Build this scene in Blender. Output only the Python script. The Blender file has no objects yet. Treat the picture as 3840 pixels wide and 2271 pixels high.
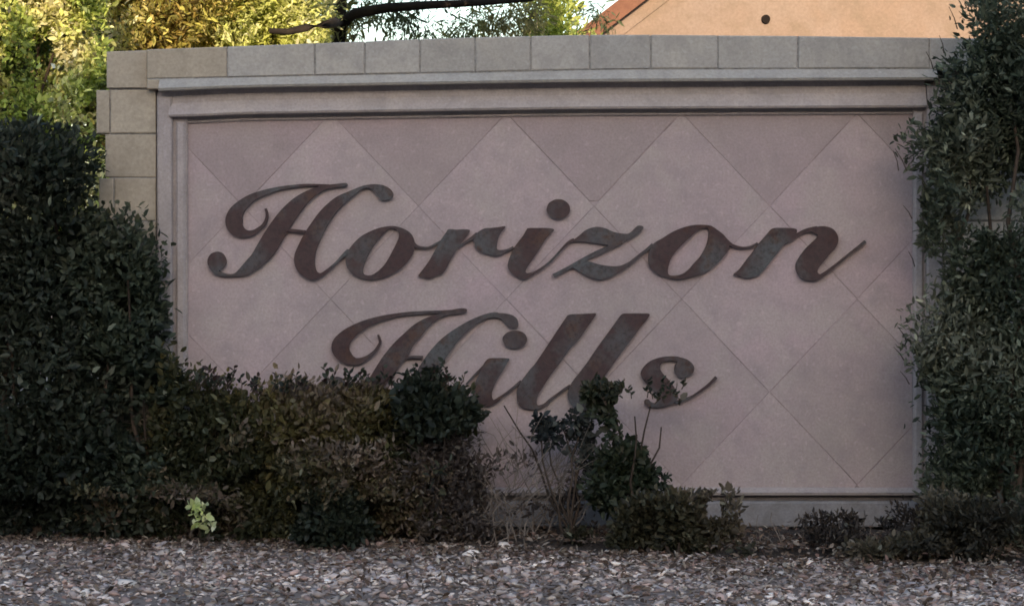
import bpy, bmesh, math, random
import numpy as np
from mathutils import Vector, Matrix
from mathutils.geometry import tessellate_polygon

random.seed(7)
rng = np.random.default_rng(7)
scene = bpy.context.scene
COL = scene.collection
R = math.radians

# ------------------------------------------------------------------ camera
S = 0.00125            # metres per photo pixel on the wall plane (y = 0)
CAM_D = 10.0           # camera to wall
EYE = 1.5
HORIZON = 805.0        # photo row of the horizon
cam = bpy.data.cameras.new('camera')
cam_ob = bpy.data.objects.new('camera', cam)
COL.objects.link(cam_ob)
cam_ob.location = (0, -CAM_D, EYE)
cam_ob.rotation_euler = (R(90), 0, 0)
cam.sensor_width = 36.0
cam.lens = 36.0 * CAM_D / (3840 * S)
cam.shift_y = -(1135.5 - HORIZON) / 3840.0
cam.clip_start = 0.1
cam.clip_end = 2000
scene.camera = cam_ob

# ------------------------------------------------------------------ light
SUN_EL, SUN_AZ = 15.0, 2.0      # sun low, almost straight behind the camera
world = bpy.data.worlds.new('World')
scene.world = world
world.use_nodes = True
wn = world.node_tree.nodes
sky = wn.new('ShaderNodeTexSky')
sky.sky_type = 'NISHITA'
sky.sun_disc = False
sky.sun_elevation = R(SUN_EL)
sky.sun_rotation = R(180 - SUN_AZ)
sky.air_density = 1.0
sky.dust_density = 1.5
sky.ozone_density = 1.0
bg = wn['Background']
bg.inputs['Strength'].default_value = 0.15
world.node_tree.links.new(sky.outputs['Color'], bg.inputs['Color'])

sun = bpy.data.lights.new('sun', 'SUN')
sun.energy = 3.2
sun.angle = R(0.5)
sun.color = (1.0, 0.80, 0.58)
sun_ob = bpy.data.objects.new('sun', sun)
COL.objects.link(sun_ob)
to_sun = Vector((math.sin(R(SUN_AZ)) * math.cos(R(SUN_EL)), -math.cos(R(SUN_AZ)) * math.cos(R(SUN_EL)), math.sin(R(SUN_EL))))
sun_ob.rotation_euler = to_sun.to_track_quat('Z', 'Y').to_euler()
sun_ob.location = (5, -8, 12)

scene.view_settings.view_transform = 'Standard'
scene.view_settings.look = 'None'
scene.view_settings.gamma = 1.0
scene.view_settings.exposure = 1.3
scene.cycles.use_denoising = True
scene.cycles.filter_width = 1.7
scene.cycles.max_bounces = 6
scene.cycles.transparent_max_bounces = 4


# ------------------------------------------------------------------ helpers
def P(px, py, d=CAM_D):
    """photo pixel -> world point at distance d from the camera plane"""
    k = S * d / CAM_D
    return Vector(((px - 1920.0) * k, d - CAM_D, EYE + (HORIZON - py) * k))


def X(px): return (px - 1920.0) * S
def Z(py): return EYE + (HORIZON - py) * S


def mesh_obj(name, verts, faces, mat=None, parent=None, smooth=False):
    me = bpy.data.meshes.new(name)
    me.from_pydata([tuple(v) for v in verts], [], faces)
    me.update()
    if mat: me.materials.append(mat)
    if smooth: me.shade_smooth()
    o = bpy.data.objects.new(name, me)
    COL.objects.link(o)
    if parent: o.parent = parent
    return o


def tag(o, label=None, cat=None, group=None, kind=None):
    if label: o['label'] = label
    if cat: o['category'] = cat
    if group: o['group'] = group
    if kind: o['kind'] = kind
    return o


def empty(name, loc=(0, 0, 0)):
    o = bpy.data.objects.new(name, None)
    o.location = loc
    o.empty_display_size = 0.1
    COL.objects.link(o)
    return o


def child(o, parent):
    """parent while keeping world-space vertex coordinates"""
    o.parent = parent
    o.matrix_parent_inverse = Matrix.Translation(parent.location).inverted()
    return o


# ---- node materials
def new_mat(name):
    m = bpy.data.materials.new(name)
    m.use_nodes = True
    nt = m.node_tree
    return m, nt, nt.nodes, nt.links, nt.nodes['Principled BSDF']


def mix_rgb(nt, fac, a, b, blend='MIX'):
    n = nt.nodes.new('ShaderNodeMix')
    n.data_type = 'RGBA'
    n.blend_type = blend
    for sock, val in ((n.inputs[0], fac), (n.inputs[6], a), (n.inputs[7], b)):
        if hasattr(val, 'links'): nt.links.new(val, sock)
        else: sock.default_value = val
    return n.outputs[2]


def noise(nt, scale, detail=4, rough=0.55, coord=None):
    n = nt.nodes.new('ShaderNodeTexNoise')
    n.inputs['Scale'].default_value = scale
    n.inputs['Detail'].default_value = detail
    n.inputs['Roughness'].default_value = rough
    if coord is not None: nt.links.new(coord, n.inputs['Vector'])
    return n.outputs[0]


def ramp(nt, fac, lo, hi, a=0.0, b=1.0):
    n = nt.nodes.new('ShaderNodeMapRange')
    n.inputs['From Min'].default_value = lo
    n.inputs['From Max'].default_value = hi
    n.inputs['To Min'].default_value = a
    n.inputs['To Max'].default_value = b
    nt.links.new(fac, n.inputs['Value'])
    return n.outputs[0]


def c4(c): return (c[0], c[1], c[2], 1.0)


def stucco(name, base, dark, warm, rough=0.9, bump=0.35, var=0.10, coarse=1.6, fine=90, mottle=0.7, grain=0.42):
    m, nt, N, L, b = new_mat(name)
    tc = N.new('ShaderNodeTexCoord')
    geo = N.new('ShaderNodeNewGeometry')
    co = geo.outputs['Position']
    n1 = noise(nt, coarse, 5, 0.6, co)
    n2 = noise(nt, coarse * 6, 6, 0.65, co)
    n3 = noise(nt, fine, 4, 0.6, co)
    col = mix_rgb(nt, ramp(nt, n1, 0.38, 0.66), c4(base), c4(warm))
    col = mix_rgb(nt, ramp(nt, n2, 0.44, 0.70, 0, mottle), col, c4(dark))
    n4 = noise(nt, coarse * 3.1, 3, 0.5, co)
    col = mix_rgb(nt, ramp(nt, n4, 0.50, 0.62, 0, mottle * 0.6), col, c4([v * 1.12 for v in warm]))
    col = mix_rgb(nt, ramp(nt, n3, 0.40, 0.72, 0, grain), col, c4([v * 0.55 for v in base]))
    n5 = noise(nt, 38, 2, 0.5, co)
    col = mix_rgb(nt, ramp(nt, n5, 0.60, 0.70, 0, grain * 0.8), col, c4([v * 1.25 for v in base]))
    oi = N.new('ShaderNodeObjectInfo')
    hs = N.new('ShaderNodeHueSaturation')
    L.new(ramp(nt, oi.outputs['Random'], 0, 1, 1 - var, 1 + var), hs.inputs['Value'])
    L.new(col, hs.inputs['Color'])
    L.new(hs.outputs['Color'], b.inputs['Base Color'])
    b.inputs['Roughness'].default_value = rough
    b.inputs['Specular IOR Level'].default_value = 0.25
    bp = N.new('ShaderNodeBump')
    bp.inputs['Strength'].default_value = bump
    bp.inputs['Distance'].default_value = 0.004
    L.new(mix_rgb(nt, 0.5, n3, n2), bp.inputs['Height'])
    L.new(bp.outputs['Normal'], b.inputs['Normal'])
    return m


M = {}
M['tan_block'] = stucco('tan_block_concrete', (0.42, 0.355, 0.275), (0.32, 0.27, 0.205), (0.44, 0.37, 0.285), bump=0.6, var=0.05, fine=70)
M['joint'] = stucco('joint_mortar', (0.33, 0.315, 0.295), (0.10, 0.085, 0.075), (0.30, 0.28, 0.26), bump=0.9, var=0.0, coarse=5.5, mottle=1.0)
M['block'] = stucco('block_concrete', (0.40, 0.375, 0.345), (0.30, 0.275, 0.25), (0.42, 0.38, 0.33), bump=0.6, var=0.07, fine=70)
M['plinth'] = stucco('shade_toned_plinth', (0.28, 0.265, 0.27), (0.17, 0.15, 0.14), (0.24, 0.225, 0.22), bump=0.7, var=0.0, coarse=2.5, mottle=1.0)  # darker tone carries the light falling off towards the ground
M['mould'] = stucco('cast_moulding', (0.42, 0.36, 0.345), (0.31, 0.27, 0.25), (0.44, 0.375, 0.34), bump=0.5, var=0.05)
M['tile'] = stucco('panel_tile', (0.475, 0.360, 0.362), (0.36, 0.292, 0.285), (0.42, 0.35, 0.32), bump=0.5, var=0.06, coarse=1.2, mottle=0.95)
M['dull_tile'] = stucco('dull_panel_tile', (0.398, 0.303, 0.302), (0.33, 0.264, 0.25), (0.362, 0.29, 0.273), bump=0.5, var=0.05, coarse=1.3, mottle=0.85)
M['bedding'] = stucco('tile_bedding', (0.42, 0.33, 0.325), (0.13, 0.10, 0.09), (0.40, 0.32, 0.31), bump=0.8, var=0.0, coarse=0.75, mottle=1.0)
M['mortar'] = stucco('mortar', (0.19, 0.16, 0.15), (0.12, 0.10, 0.09), (0.22, 0.185, 0.17), bump=0.8, var=0.0)
m, nt, N, L, b = new_mat('weathered_letter')
geo = N.new('ShaderNodeNewGeometry')
n1 = noise(nt, 4.5, 4, 0.6, geo.outputs['Position'])
n2 = noise(nt, 9.0, 5, 0.65, geo.outputs['Position'])
n3 = noise(nt, 60, 3, 0.6, geo.outputs['Position'])
col = mix_rgb(nt, ramp(nt, n1, 0.46, 0.60), (0.060, 0.031, 0.030, 1), (0.092, 0.092, 0.092, 1))
col = mix_rgb(nt, ramp(nt, n2, 0.52, 0.66, 0, 0.75), col, (0.090, 0.040, 0.024, 1))
col = mix_rgb(nt, ramp(nt, n3, 0.45, 0.70, 0, 0.6), col, (0.028, 0.018, 0.018, 1))
L.new(col, b.inputs['Base Color'])
L.new(ramp(nt, n2, 0.35, 0.65, 0.5, 0.85), b.inputs['Roughness'])
b.inputs['Specular IOR Level'].default_value = 0.4
bp = N.new('ShaderNodeBump'); bp.inputs['Strength'].default_value = 0.5; bp.inputs['Distance'].default_value = 0.004
L.new(n3, bp.inputs['Height']); L.new(bp.outputs['Normal'], b.inputs['Normal'])
M['letter'] = m
M['letter_edge'] = stucco('letter_edge', (0.030, 0.017, 0.014), (0.018, 0.011, 0.009), (0.040, 0.022, 0.016), rough=0.8, bump=0.4, var=0.0, coarse=6)
M['gable'] = stucco('gable_stucco', (0.232, 0.163, 0.119), (0.182, 0.135, 0.096), (0.222, 0.166, 0.132), bump=1.0, var=0.0, coarse=0.9, fine=35, mottle=0.9)
M['fascia'] = stucco('fascia_wood', (0.15, 0.062, 0.034), (0.11, 0.043, 0.024), (0.17, 0.076, 0.042), rough=0.7, bump=0.3, var=0.0, coarse=3)
M['roof'] = stucco('roof_tile', (0.30, 0.16, 0.10), (0.2, 0.1, 0.06), (0.36, 0.2, 0.13), bump=0.6, var=0.08, coarse=3)
M['vent'] = stucco('vent_hole_dark', (0.010, 0.006, 0.005), (0.005, 0.004, 0.004), (0.012, 0.008, 0.006), rough=1.0, bump=0.1, var=0.0)  # near-black colour stands in for the unlit inside of the opening
M['bark'] = stucco('bark', (0.055, 0.038, 0.027), (0.028, 0.02, 0.014), (0.08, 0.056, 0.04), bump=1.0, var=0.1, coarse=8, fine=60)
M['shade_bark'] = stucco('shade_bark', (0.020, 0.014, 0.010), (0.011, 0.008, 0.006), (0.032, 0.022, 0.015), bump=1.0, var=0.1, coarse=8, fine=60)  # backlight and crown shade put into the colour of trunk and branches
M['twig'] = stucco('dry_twig', (0.20, 0.16, 0.13), (0.10, 0.075, 0.055), (0.27, 0.22, 0.18), bump=0.3, var=0.1, coarse=10)


def attr_mat(name, trans=0.35, rough=0.55, spec=0.35):
    m, nt, N, L, b = new_mat(name)
    a = N.new('ShaderNodeAttribute')
    a.attribute_name = 'Col'
    L.new(a.outputs['Color'], b.inputs['Base Color'])
    b.inputs['Roughness'].default_value = rough
    b.inputs['Specular IOR Level'].default_value = spec
    if trans > 0:
        t = N.new('ShaderNodeBsdfTranslucent')
        hs = N.new('ShaderNodeHueSaturation')
        hs.inputs['Saturation'].default_value = 1.15
        hs.inputs['Value'].default_value = 1.3
        L.new(a.outputs['Color'], hs.inputs['Color'])
        L.new(hs.outputs['Color'], t.inputs['Color'])
        mx = N.new('ShaderNodeMixShader')
        mx.inputs[0].default_value = trans
        L.new(b.outputs[0], mx.inputs[1])
        L.new(t.outputs[0], mx.inputs[2])
        L.new(mx.outputs[0], N['Material Output'].inputs['Surface'])
    return m


M['leaf'] = attr_mat('leaf', 0.38)
M['stone'] = attr_mat('stone', 0.0, 0.85, 0.25)
M['litter'] = attr_mat('dead_leaf', 0.15, 0.8, 0.2)

# ground
m, nt, N, L, b = new_mat('ground_earth')
geo = N.new('ShaderNodeNewGeometry')
n1 = noise(nt, 0.7, 6, 0.6, geo.outputs['Position'])
n2 = noise(nt, 28, 6, 0.7, geo.outputs['Position'])
col = mix_rgb(nt, ramp(nt, n1, 0.35, 0.65), (0.27, 0.21, 0.175, 1), (0.34, 0.27, 0.23, 1))
col = mix_rgb(nt, ramp(nt, n2, 0.35, 0.7), col, (0.17, 0.13, 0.11, 1))
L.new(col, b.inputs['Base Color'])
b.inputs['Roughness'].default_value = 0.95
bp = N.new('ShaderNodeBump'); bp.inputs['Strength'].default_value = 0.9; bp.inputs['Distance'].default_value = 0.02
L.new(n2, bp.inputs['Height']); L.new(bp.outputs['Normal'], b.inputs['Normal'])
M['ground'] = m
m, nt, N, L, b = new_mat('bed_soil')
geo = N.new('ShaderNodeNewGeometry')
n1 = noise(nt, 3.0, 6, 0.6, geo.outputs['Position'])
n2 = noise(nt, 60, 6, 0.7, geo.outputs['Position'])
col = mix_rgb(nt, ramp(nt, n1, 0.35, 0.65), (0.075, 0.055, 0.042, 1), (0.12, 0.092, 0.072, 1))
col = mix_rgb(nt, ramp(nt, n2, 0.4, 0.7), col, (0.04, 0.03, 0.024, 1))
L.new(col, b.inputs['Base Color'])
b.inputs['Roughness'].default_value = 0.95
bp = N.new('ShaderNodeBump'); bp.inputs['Strength'].default_value = 1.0; bp.inputs['Distance'].default_value = 0.03
L.new(n2, bp.inputs['Height']); L.new(bp.outputs['Normal'], b.inputs['Normal'])
M['soil'] = m

# ------------------------------------------------------------------ ground sheet (unseen hill added behind the viewer to shade the sign)
def ground_z(x, y):
    h = 0.0
    if y < -18:
        t = min(1.0, (-18 - y) / 22.0)
        h = 13.35 * (t * t * (3 - 2 * t))
        if y < -40:
            h = 13.35 - min(3.0, (-40 - y) * 0.03)
        h += 0.25 * math.sin(x * 0.11 + 1.0) * math.sin(x * 0.037) * t
    return h


ys = [-400, -250, -160, -110, -80, -60, -50, -44, -40, -37, -34, -31, -28, -25, -22, -20, -18, -15, -12, -10, -8, -6, -5, -4, -3, -2.5, -2, -1.5, -1, -0.5, 0, 0.5, 1, 2, 4, 8, 15, 30, 60, 120, 250, 600]
xs = [-600, -300, -150, -90] + [-60 + 5 * i for i in range(12)] + [-3, -2, -1, 0, 1, 2, 3] + [5 + 5 * i for i in range(12)] + [90, 150, 300, 600]
gv = [(x, y, ground_z(x, y)) for y in ys for x in xs]
nx = len(xs)
gf = [(j * nx + i, j * nx + i + 1, (j + 1) * nx + i + 1, (j + 1) * nx + i) for j in range(len(ys) - 1) for i in range(nx - 1)]
ground = mesh_obj('ground', gv, gf, M['ground'], smooth=True)
tag(ground, 'gravelly bare ground in front of the sign wall, with an added shading hill out of view', 'ground', kind='structure')


def foot_y(x):
    """edge between planting bed and gravel"""
    px = x / S + 1920
    d = np.interp(px, [-600, 0, 700, 1380, 1900, 2600, 3200, 3670, 4300], [10.0, 9.96, 9.86, 9.72, 9.52, 9.27, 9.11, 9.0, 8.95])
    return d - 9.94 + 0.035 * math.sin(px * 0.011) + 0.02 * math.sin(px * 0.037 + 1)


FXS = np.linspace(-4, 4, 400)
FYS = np.array([foot_y(a) for a in FXS])
bxs = np.linspace(-3.6, 3.6, 120)
bv, bf = [], []
for i, x in enumerate(bxs):
    fy = foot_y(x)
    y1 = 0.12
    for k in range(7):
        t = k / 6
        y = fy + (y1 - fy) * t
        bv.append((x, y, 0.004 + 0.035 * min(1, t * 4) + (0.012 * math.sin(x * 19 + k * 2.1) + 0.01 * math.sin(x * 43 + k)) * min(1, t * 3)))
for i in range(len(bxs) - 1):
    for k in range(6):
        a = i * 7 + k
        bf.append((a, a + 7, a + 8, a + 1))
bed = mesh_obj('planting_bed', bv, bf, M['soil'], smooth=True)
tag(bed, 'dark soil planting bed along the foot of the wall', 'planting bed', kind='structure')

# ------------------------------------------------------------------ sign wall
wall = empty('sign_wall', (0, 0.1, 0))
tag(wall, 'block entrance wall with framed diagonal tile panel and dark script lettering', 'sign wall')


def box_mesh(name, x0, x1, z0, z1, y0, y1, mat, parent, bev=0.004, jit=0.0):
    """box with bevelled front edge; z0/z1 may be (left,right) pairs"""
    z0l, z0r = z0 if isinstance(z0, tuple) else (z0, z0)
    z1l, z1r = z1 if isinstance(z1, tuple) else (z1, z1)
    j = lambda: random.uniform(-jit, jit)
    b = bev
    v = [(x0, y1, z0l), (x1, y1, z0r), (x1, y1, z1r), (x0, y1, z1l),
         (x0, y0 + b, z0l), (x1, y0 + b, z0r), (x1, y0 + b, z1r), (x0, y0 + b, z1l),
         (x0 + b + j(), y0, z0l + b + j()), (x1 - b + j(), y0, z0r + b + j()), (x1 - b + j(), y0, z1r - b + j()), (x0 + b + j(), y0, z1l - b + j())]
    f = [(0, 3, 2, 1)]
    for base in (0, 4):
        for i in range(4):
            k = (i + 1) % 4
            f.append((base + i, base + k, base + 4 + k, base + 4 + i))
    f.append((8, 9, 10, 11))
    return child(mesh_obj(name, v, f, mat), parent)


# core slab behind everything
TOPX = [300, 400, 1194, 1700, 2265, 3000, 3670, 4400]
TOPY = [204, 196, 168, 147, 135, 141, 150, 158]
JNTX = [300, 1162, 1876, 2300, 3400, 3800]
JNTY = [306, 288, 274, 264, 262, 264]
L1X = [300, 628, 900, 1876, 2150, 3417, 3800]
L1Y = [362, 352, 340, 323, 319, 311, 311]
L2X = [300, 697, 900, 2100, 3440, 3800]
L2Y = [450, 446, 436, 417, 411, 411]
top_of = lambda px: float(np.interp(px, TOPX, TOPY))
jnt_of = lambda px: float(np.interp(px, JNTX, JNTY))
l1_of = lambda px: float(np.interp(px, L1X, L1Y))
l2_of = lambda px: float(np.interp(px, L2X, L2Y))

box_mesh('core', X(412), X(4390), -0.10, Z(212), 0.035, 0.17, M['mortar'], wall)

# cap course
D_CAP = -0.075
cap_x = [402, 559, 860, 1186, 1372, 1577, 1783, 1990, 2209, 2437, 2686, 2984, 3474, 3780, 4090, 4400]
for a, c in zip(cap_x[:-1], cap_x[1:]):
    g = 2.4
    t0, t1 = top_of(a), top_of(c)
    lo = jnt_of if a > 700 else (lambda px: 334.0)
    if a == 559: lo = jnt_of
    box_mesh('block', X(a + g), X(c - g), (Z(lo(a) - g), Z(lo(c) - g)), (Z(t0), Z(t1)), (-0.030 if a < 500 else D_CAP) + random.uniform(-.002, .002), 0.19, M['tan_block' if a < 600 else 'block'], wall, 0.004, 0.0025)
# thin joints are filled by a mortar strip behind the cap faces
def strip(name, fx0, fx1, f_lo, f_hi, y0, y1, mat, n=24, prof=None):
    """long horizontal member following slightly bowed lines; prof = [(t 0..1 from bottom to top, y)] front profile"""
    prof = prof or [(0, y0), (1, y0)]
    vs, fs = [], []
    K = len(prof) + 2
    for i in range(n + 1):
        px = fx0 + (fx1 - fx0) * i / n
        zl, zh = Z(f_lo(px)), Z(f_hi(px))
        ring = [(y1, zl)] + [(y, zl + (zh - zl) * t) for t, y in prof] + [(y1, zh)]
        for y, z in ring: vs.append((X(px), y, z))
    for i in range(n):
        for k in range(K):
            k2 = (k + 1) % K
            fs.append((i * K + k, (i + 1) * K + k, (i + 1) * K + k2, i * K + k2))
    fs.append(tuple(range(K)))
    fs.append(tuple(n * K + k for k in reversed(range(K))))
    return child(mesh_obj(name, vs, fs, mat), wall)


strip('mortar_joint', 562, 4390, lambda p: jnt_of(p) + 3, lambda p: top_of(p) + 5, D_CAP + 0.006, 0.03, M['joint'], prof=None)
# ledge under the cap: sloped face catching sky light, hollow underside
strip('groove_back', 600, 3462, lambda p: l1_of(p) + 16, lambda p: l1_of(p) - 10, -0.028, 0.032, M['mould'])
strip('groove_back', 702, 3428, lambda p: l2_of(p) + 14, lambda p: l2_of(p) - 10, -0.003, 0.032, M['mould'])
box_mesh('block', X(561), X(607), Z(337), Z(302.5), D_CAP, 0.03, M['tan_block'], wall, 0.003)
strip('ledge', 608, 3500, lambda p: l1_of(p) - 7, lambda p: jnt_of(p) + 2, 0, 0.03, M['block'],
      prof=[(0, -0.104), (0.22, -0.110), (0.85, -0.080), (1.0, -0.074)])
# groove back, then cove band
strip('cove_moulding', 640, 3466, lambda p: l2_of(p) - 6, lambda p: l1_of(p) + 11, 0, 0.03, M['mould'],
      prof=[(0, -0.058), (0.10, -0.064), (0.35, -0.052), (0.65, -0.036), (1.0, -0.030)])
# narrow bead under the cove
strip('bead', 706, 3428, lambda p: l2_of(p) + 19, lambda p: l2_of(p) + 9, 0, 0.03, M['mould'], prof=[(0, -0.006), (0.5, -0.014), (1.0, -0.010)])

BOT = 1846.0
# left frame members
box_mesh('frame_strip', X(594), X(651), Z(2030), Z(364), -0.046, 0.03, M['mould'], wall, 0.008)
box_mesh('frame_strip', X(662), X(700), Z(BOT), Z(456), -0.036, 0.03, M['mould'], wall, 0.011)
# right frame members
box_mesh('frame_strip', X(3424), X(3458), Z(BOT), Z(420), -0.036, 0.03, M['mould'], wall, 0.009)
box_mesh('frame_strip', X(3470), X(3528), Z(2030), Z(324), -0.046, 0.03, M['mould'], wall, 0.008)
# bottom members
strip('sill', 657, 3464, lambda p: 1850.0, lambda p: 1826.0, 0, 0.03, M['mould'], n=2, prof=[(0, -0.052), (0.45, -0.058), (1.0, -0.012)])
strip('groove_back', 700, 3460, lambda p: 1880.0, lambda p: 1840.0, -0.012, 0.032, M['mortar'], n=2)
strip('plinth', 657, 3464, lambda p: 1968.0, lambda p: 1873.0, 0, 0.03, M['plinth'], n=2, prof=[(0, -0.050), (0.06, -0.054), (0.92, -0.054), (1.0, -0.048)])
strip('footing', 420, 4390, lambda p: 2080.0, lambda p: 2001.0, 0, 0.03, M['block'], n=2, prof=[(0, -0.066), (0.92, -0.066), (1.0, -0.058)])

# side blocks, running bond
rows_y = [337, 503, 667, 829, 991, 1153, 1315, 1477, 1639, 1801, 1963, 2080]
left_ends = [362, 395, 372, 402, 366, 398, 370, 400, 368, 402, 366]
left_j = [416, 520, 430, 512, 424, 516, 428, 510, 430, 512, 420]
for i in range(len(rows_y) - 1):
    y0, y1 = rows_y[i], rows_y[i + 1]
    le, jj = left_ends[i], left_j[i]
    sp = [le, jj, 590] if jj - le > 40 else [le, 590]
    if i in (1, 3): sp = [le, 590]
    for a, c in zip(sp[:-1], sp[1:]):
        box_mesh('block', X(a + 2.4), X(c - 2.4), Z(y1 - 2.4), Z(y0 + 2.4), -0.022 + random.uniform(-.003, .003), 0.19, M['tan_block'], wall, 0.004, 0.003)
    for a, c in ((3532, 3600 + 160 * (i % 2)), (3600 + 160 * (i % 2), 3920 + 160 * (i % 2)), (3920 + 160 * (i % 2), 4390)):
        if c - a > 25:
            box_mesh('block', X(a + 2.4), X(c - 2.4), Z(y1 - 2.4), Z(y0 + 2.4), -0.022 + random.uniform(-.003, .003), 0.19, M['block'], wall, 0.005, 0.002)
box_mesh('mortar_joint', X(412), X(588), Z(2060), Z(215), -0.014, 0.033, M['joint'], wall, 0.001)
box_mesh('mortar_joint', X(3534), X(4385), Z(2060), Z(342), -0.014, 0.033, M['joint'], wall, 0.001)


# diagonal tiles -------------------------------------------------------
def clip_poly(poly, axis, val, keep_less):
    out = []
    n = len(poly)
    for i in range(n):
        a, c = poly[i], poly[(i + 1) % n]
        ia = (a[axis] <= val) == keep_less or a[axis] == val
        ic = (c[axis] <= val) == keep_less or c[axis] == val
        if ia: out.append(a)
        if ia != ic:
            t = (val - a[axis]) / (c[axis] - a[axis])
            out.append(tuple(a[k] + t * (c[k] - a[k]) for k in (0, 1)))
    return out


def inset(poly, d):
    out = []
    n = len(poly)
    area = sum(poly[i][0] * poly[(i + 1) % n][1] - poly[(i + 1) % n][0] * poly[i][1] for i in range(n))
    sgn = 1 if area > 0 else -1
    lines = []
    for i in range(n):
        (x0, y0), (x1, y1) = poly[i], poly[(i + 1) % n]
        l = math.hypot(x1 - x0, y1 - y0)
        nx_, ny_ = -(y1 - y0) / l * sgn, (x1 - x0) / l * sgn
        lines.append((x0 + nx_ * d, y0 + ny_ * d, x1 - x0, y1 - y0))
    for i in range(n):
        ax, ay, adx, ady = lines[i - 1]
        cx, cy, cdx, cdy = lines[i]
        den = adx * cdy - ady * cdx
        if abs(den) < 1e-9:
            out.append((cx, cy)); continue
        t = ((cx - ax) * cdy - (cy - ay) * cdx) / den
        out.append((ax + t * adx, ay + t * ady))
    return out


box_mesh('mortar_bed', X(704), X(3422), Z(BOT + 2), Z(400), 0.0022, 0.034, M['bedding'], wall, 0.001)
box_mesh('frame_back', X(592), X(705), Z(2020), Z(346), -0.018, 0.034, M['mould'], wall, 0.001)
box_mesh('frame_back', X(3421.5), X(3530), Z(2020), Z(346), -0.018, 0.034, M['mould'], wall, 0.001)
HX, HY = 329.0, 348.0
OX, OY = 2227.0, 773.0
for j in range(-2, 5):
    for i in range(-6, 7):
        if (i + j) % 2 == 0: continue
        cx, cy = OX + i * HX, OY + j * HY
        poly = [(cx, cy - HY), (cx + HX, cy), (cx, cy + HY), (cx - HX, cy)]
        top = l2_of(cx) + 6
        for ax, val, less in ((0, 702.0, False), (0, 3423.0, True), (1, top, False), (1, 1830.0, True)):
            if poly: poly = clip_poly(poly, ax, val, less)
        # drop duplicates
        q = []
        for p in poly:
            if not q or math.hypot(p[0] - q[-1][0], p[1] - q[-1][1]) > 4: q.append(p)
        if len(q) > 2 and math.hypot(q[0][0] - q[-1][0], q[0][1] - q[-1][1]) <= 4: q.pop()
        if len(q) < 3: continue
        ar = abs(sum(q[k][0] * q[(k + 1) % len(q)][1] - q[(k + 1) % len(q)][0] * q[k][1] for k in range(len(q)))) / 2
        if ar < 400: continue
        gap = random.uniform(0.10, 0.5) if cx < 1950 else random.uniform(0.4, 0.9)
        if (i, j) in ((3, 2), (3, 0)): gap = 2.4
        if j == -1 and i in (0, 2): gap = 1.6
        p1 = inset(q, gap)
        p0 = inset(q, gap + 0.7)
        if (i, j) == (0, -1):      # broken tip
            p0 = [p for p in clip_poly(p0, 1, 752.0, True)]
            p1 = [p for p in clip_poly(p1, 1, 754.0, True)]
        if len(p0) != len(p1): p0 = inset(p1, 1.5)
        n = len(p1)
        dy = random.uniform(-0.0020, 0.0002)
        tx, tz = random.uniform(-.0007, .0007), random.uniform(-.0007, .0007)
        vs = []
        for lay, pl in ((0.02, p1), (0.0018, p1), (0.0, p0)):
            for px, py in pl:
                vs.append((X(px), lay + (dy + tx * (px - cx) / HX + tz * (py - cy) / HY if lay < 0.01 else 0), Z(py)))
        fs = [tuple(2 * n + k for k in range(n))]
        for lay in range(2):
            for k in range(n):
                k2 = (k + 1) % n
                fs.append((lay * n + k, lay * n + k2, (lay + 1) * n + k2, (lay + 1) * n + k))
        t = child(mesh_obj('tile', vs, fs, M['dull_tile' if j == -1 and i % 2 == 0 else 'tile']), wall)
        bm = bmesh.new(); bm.from_mesh(t.data); bmesh.ops.recalc_face_normals(bm, faces=bm.faces)
        bm.to_mesh(t.data); bm.free()

# ------------------------------------------------------------------ lettering
RG = {1: (760, 670, 3.709), 2: (1280, 770, 3.922), 3: (1760, 730, 3.922), 4: (2360, 780, 3.922), 5: (2700, 780, 3.922),
      6: (1220, 1130, 3.709), 7: (1800, 1150, 3.709), 8: (2320, 1300, 5.7075), 0: (0, 0, 1.0)}


def cr(p0, p1, p2, p3, t):
    return tuple(0.5 * (2 * b + (c - a) * t + (2 * a - 5 * b + 4 * c - d) * t * t + (3 * b - a - 3 * c + d) * t ** 3)
                 for a, b, c, d in zip(p0, p1, p2, p3))


def smooth_closed(pts, n=4):
    out = []
    k = len(pts)
    for i in range(k):
        a, b_, c, d = pts[i - 1], pts[i], pts[(i + 1) % k], pts[(i + 2) % k]
        # keep sharp corners sharp
        for s in range(n): out.append(cr(a, b_, c, d, s / n))
    return out


def smooth_open(pts, n=6):
    out = []
    k = len(pts)
    for i in range(k - 1):
        a, b_, c, d = pts[max(i - 1, 0)], pts[i], pts[i + 1], pts[min(i + 2, k - 1)]
        for s in range(n): out.append(cr(a, b_, c, d, s / n))
    out.append(pts[-1])
    return out


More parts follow.
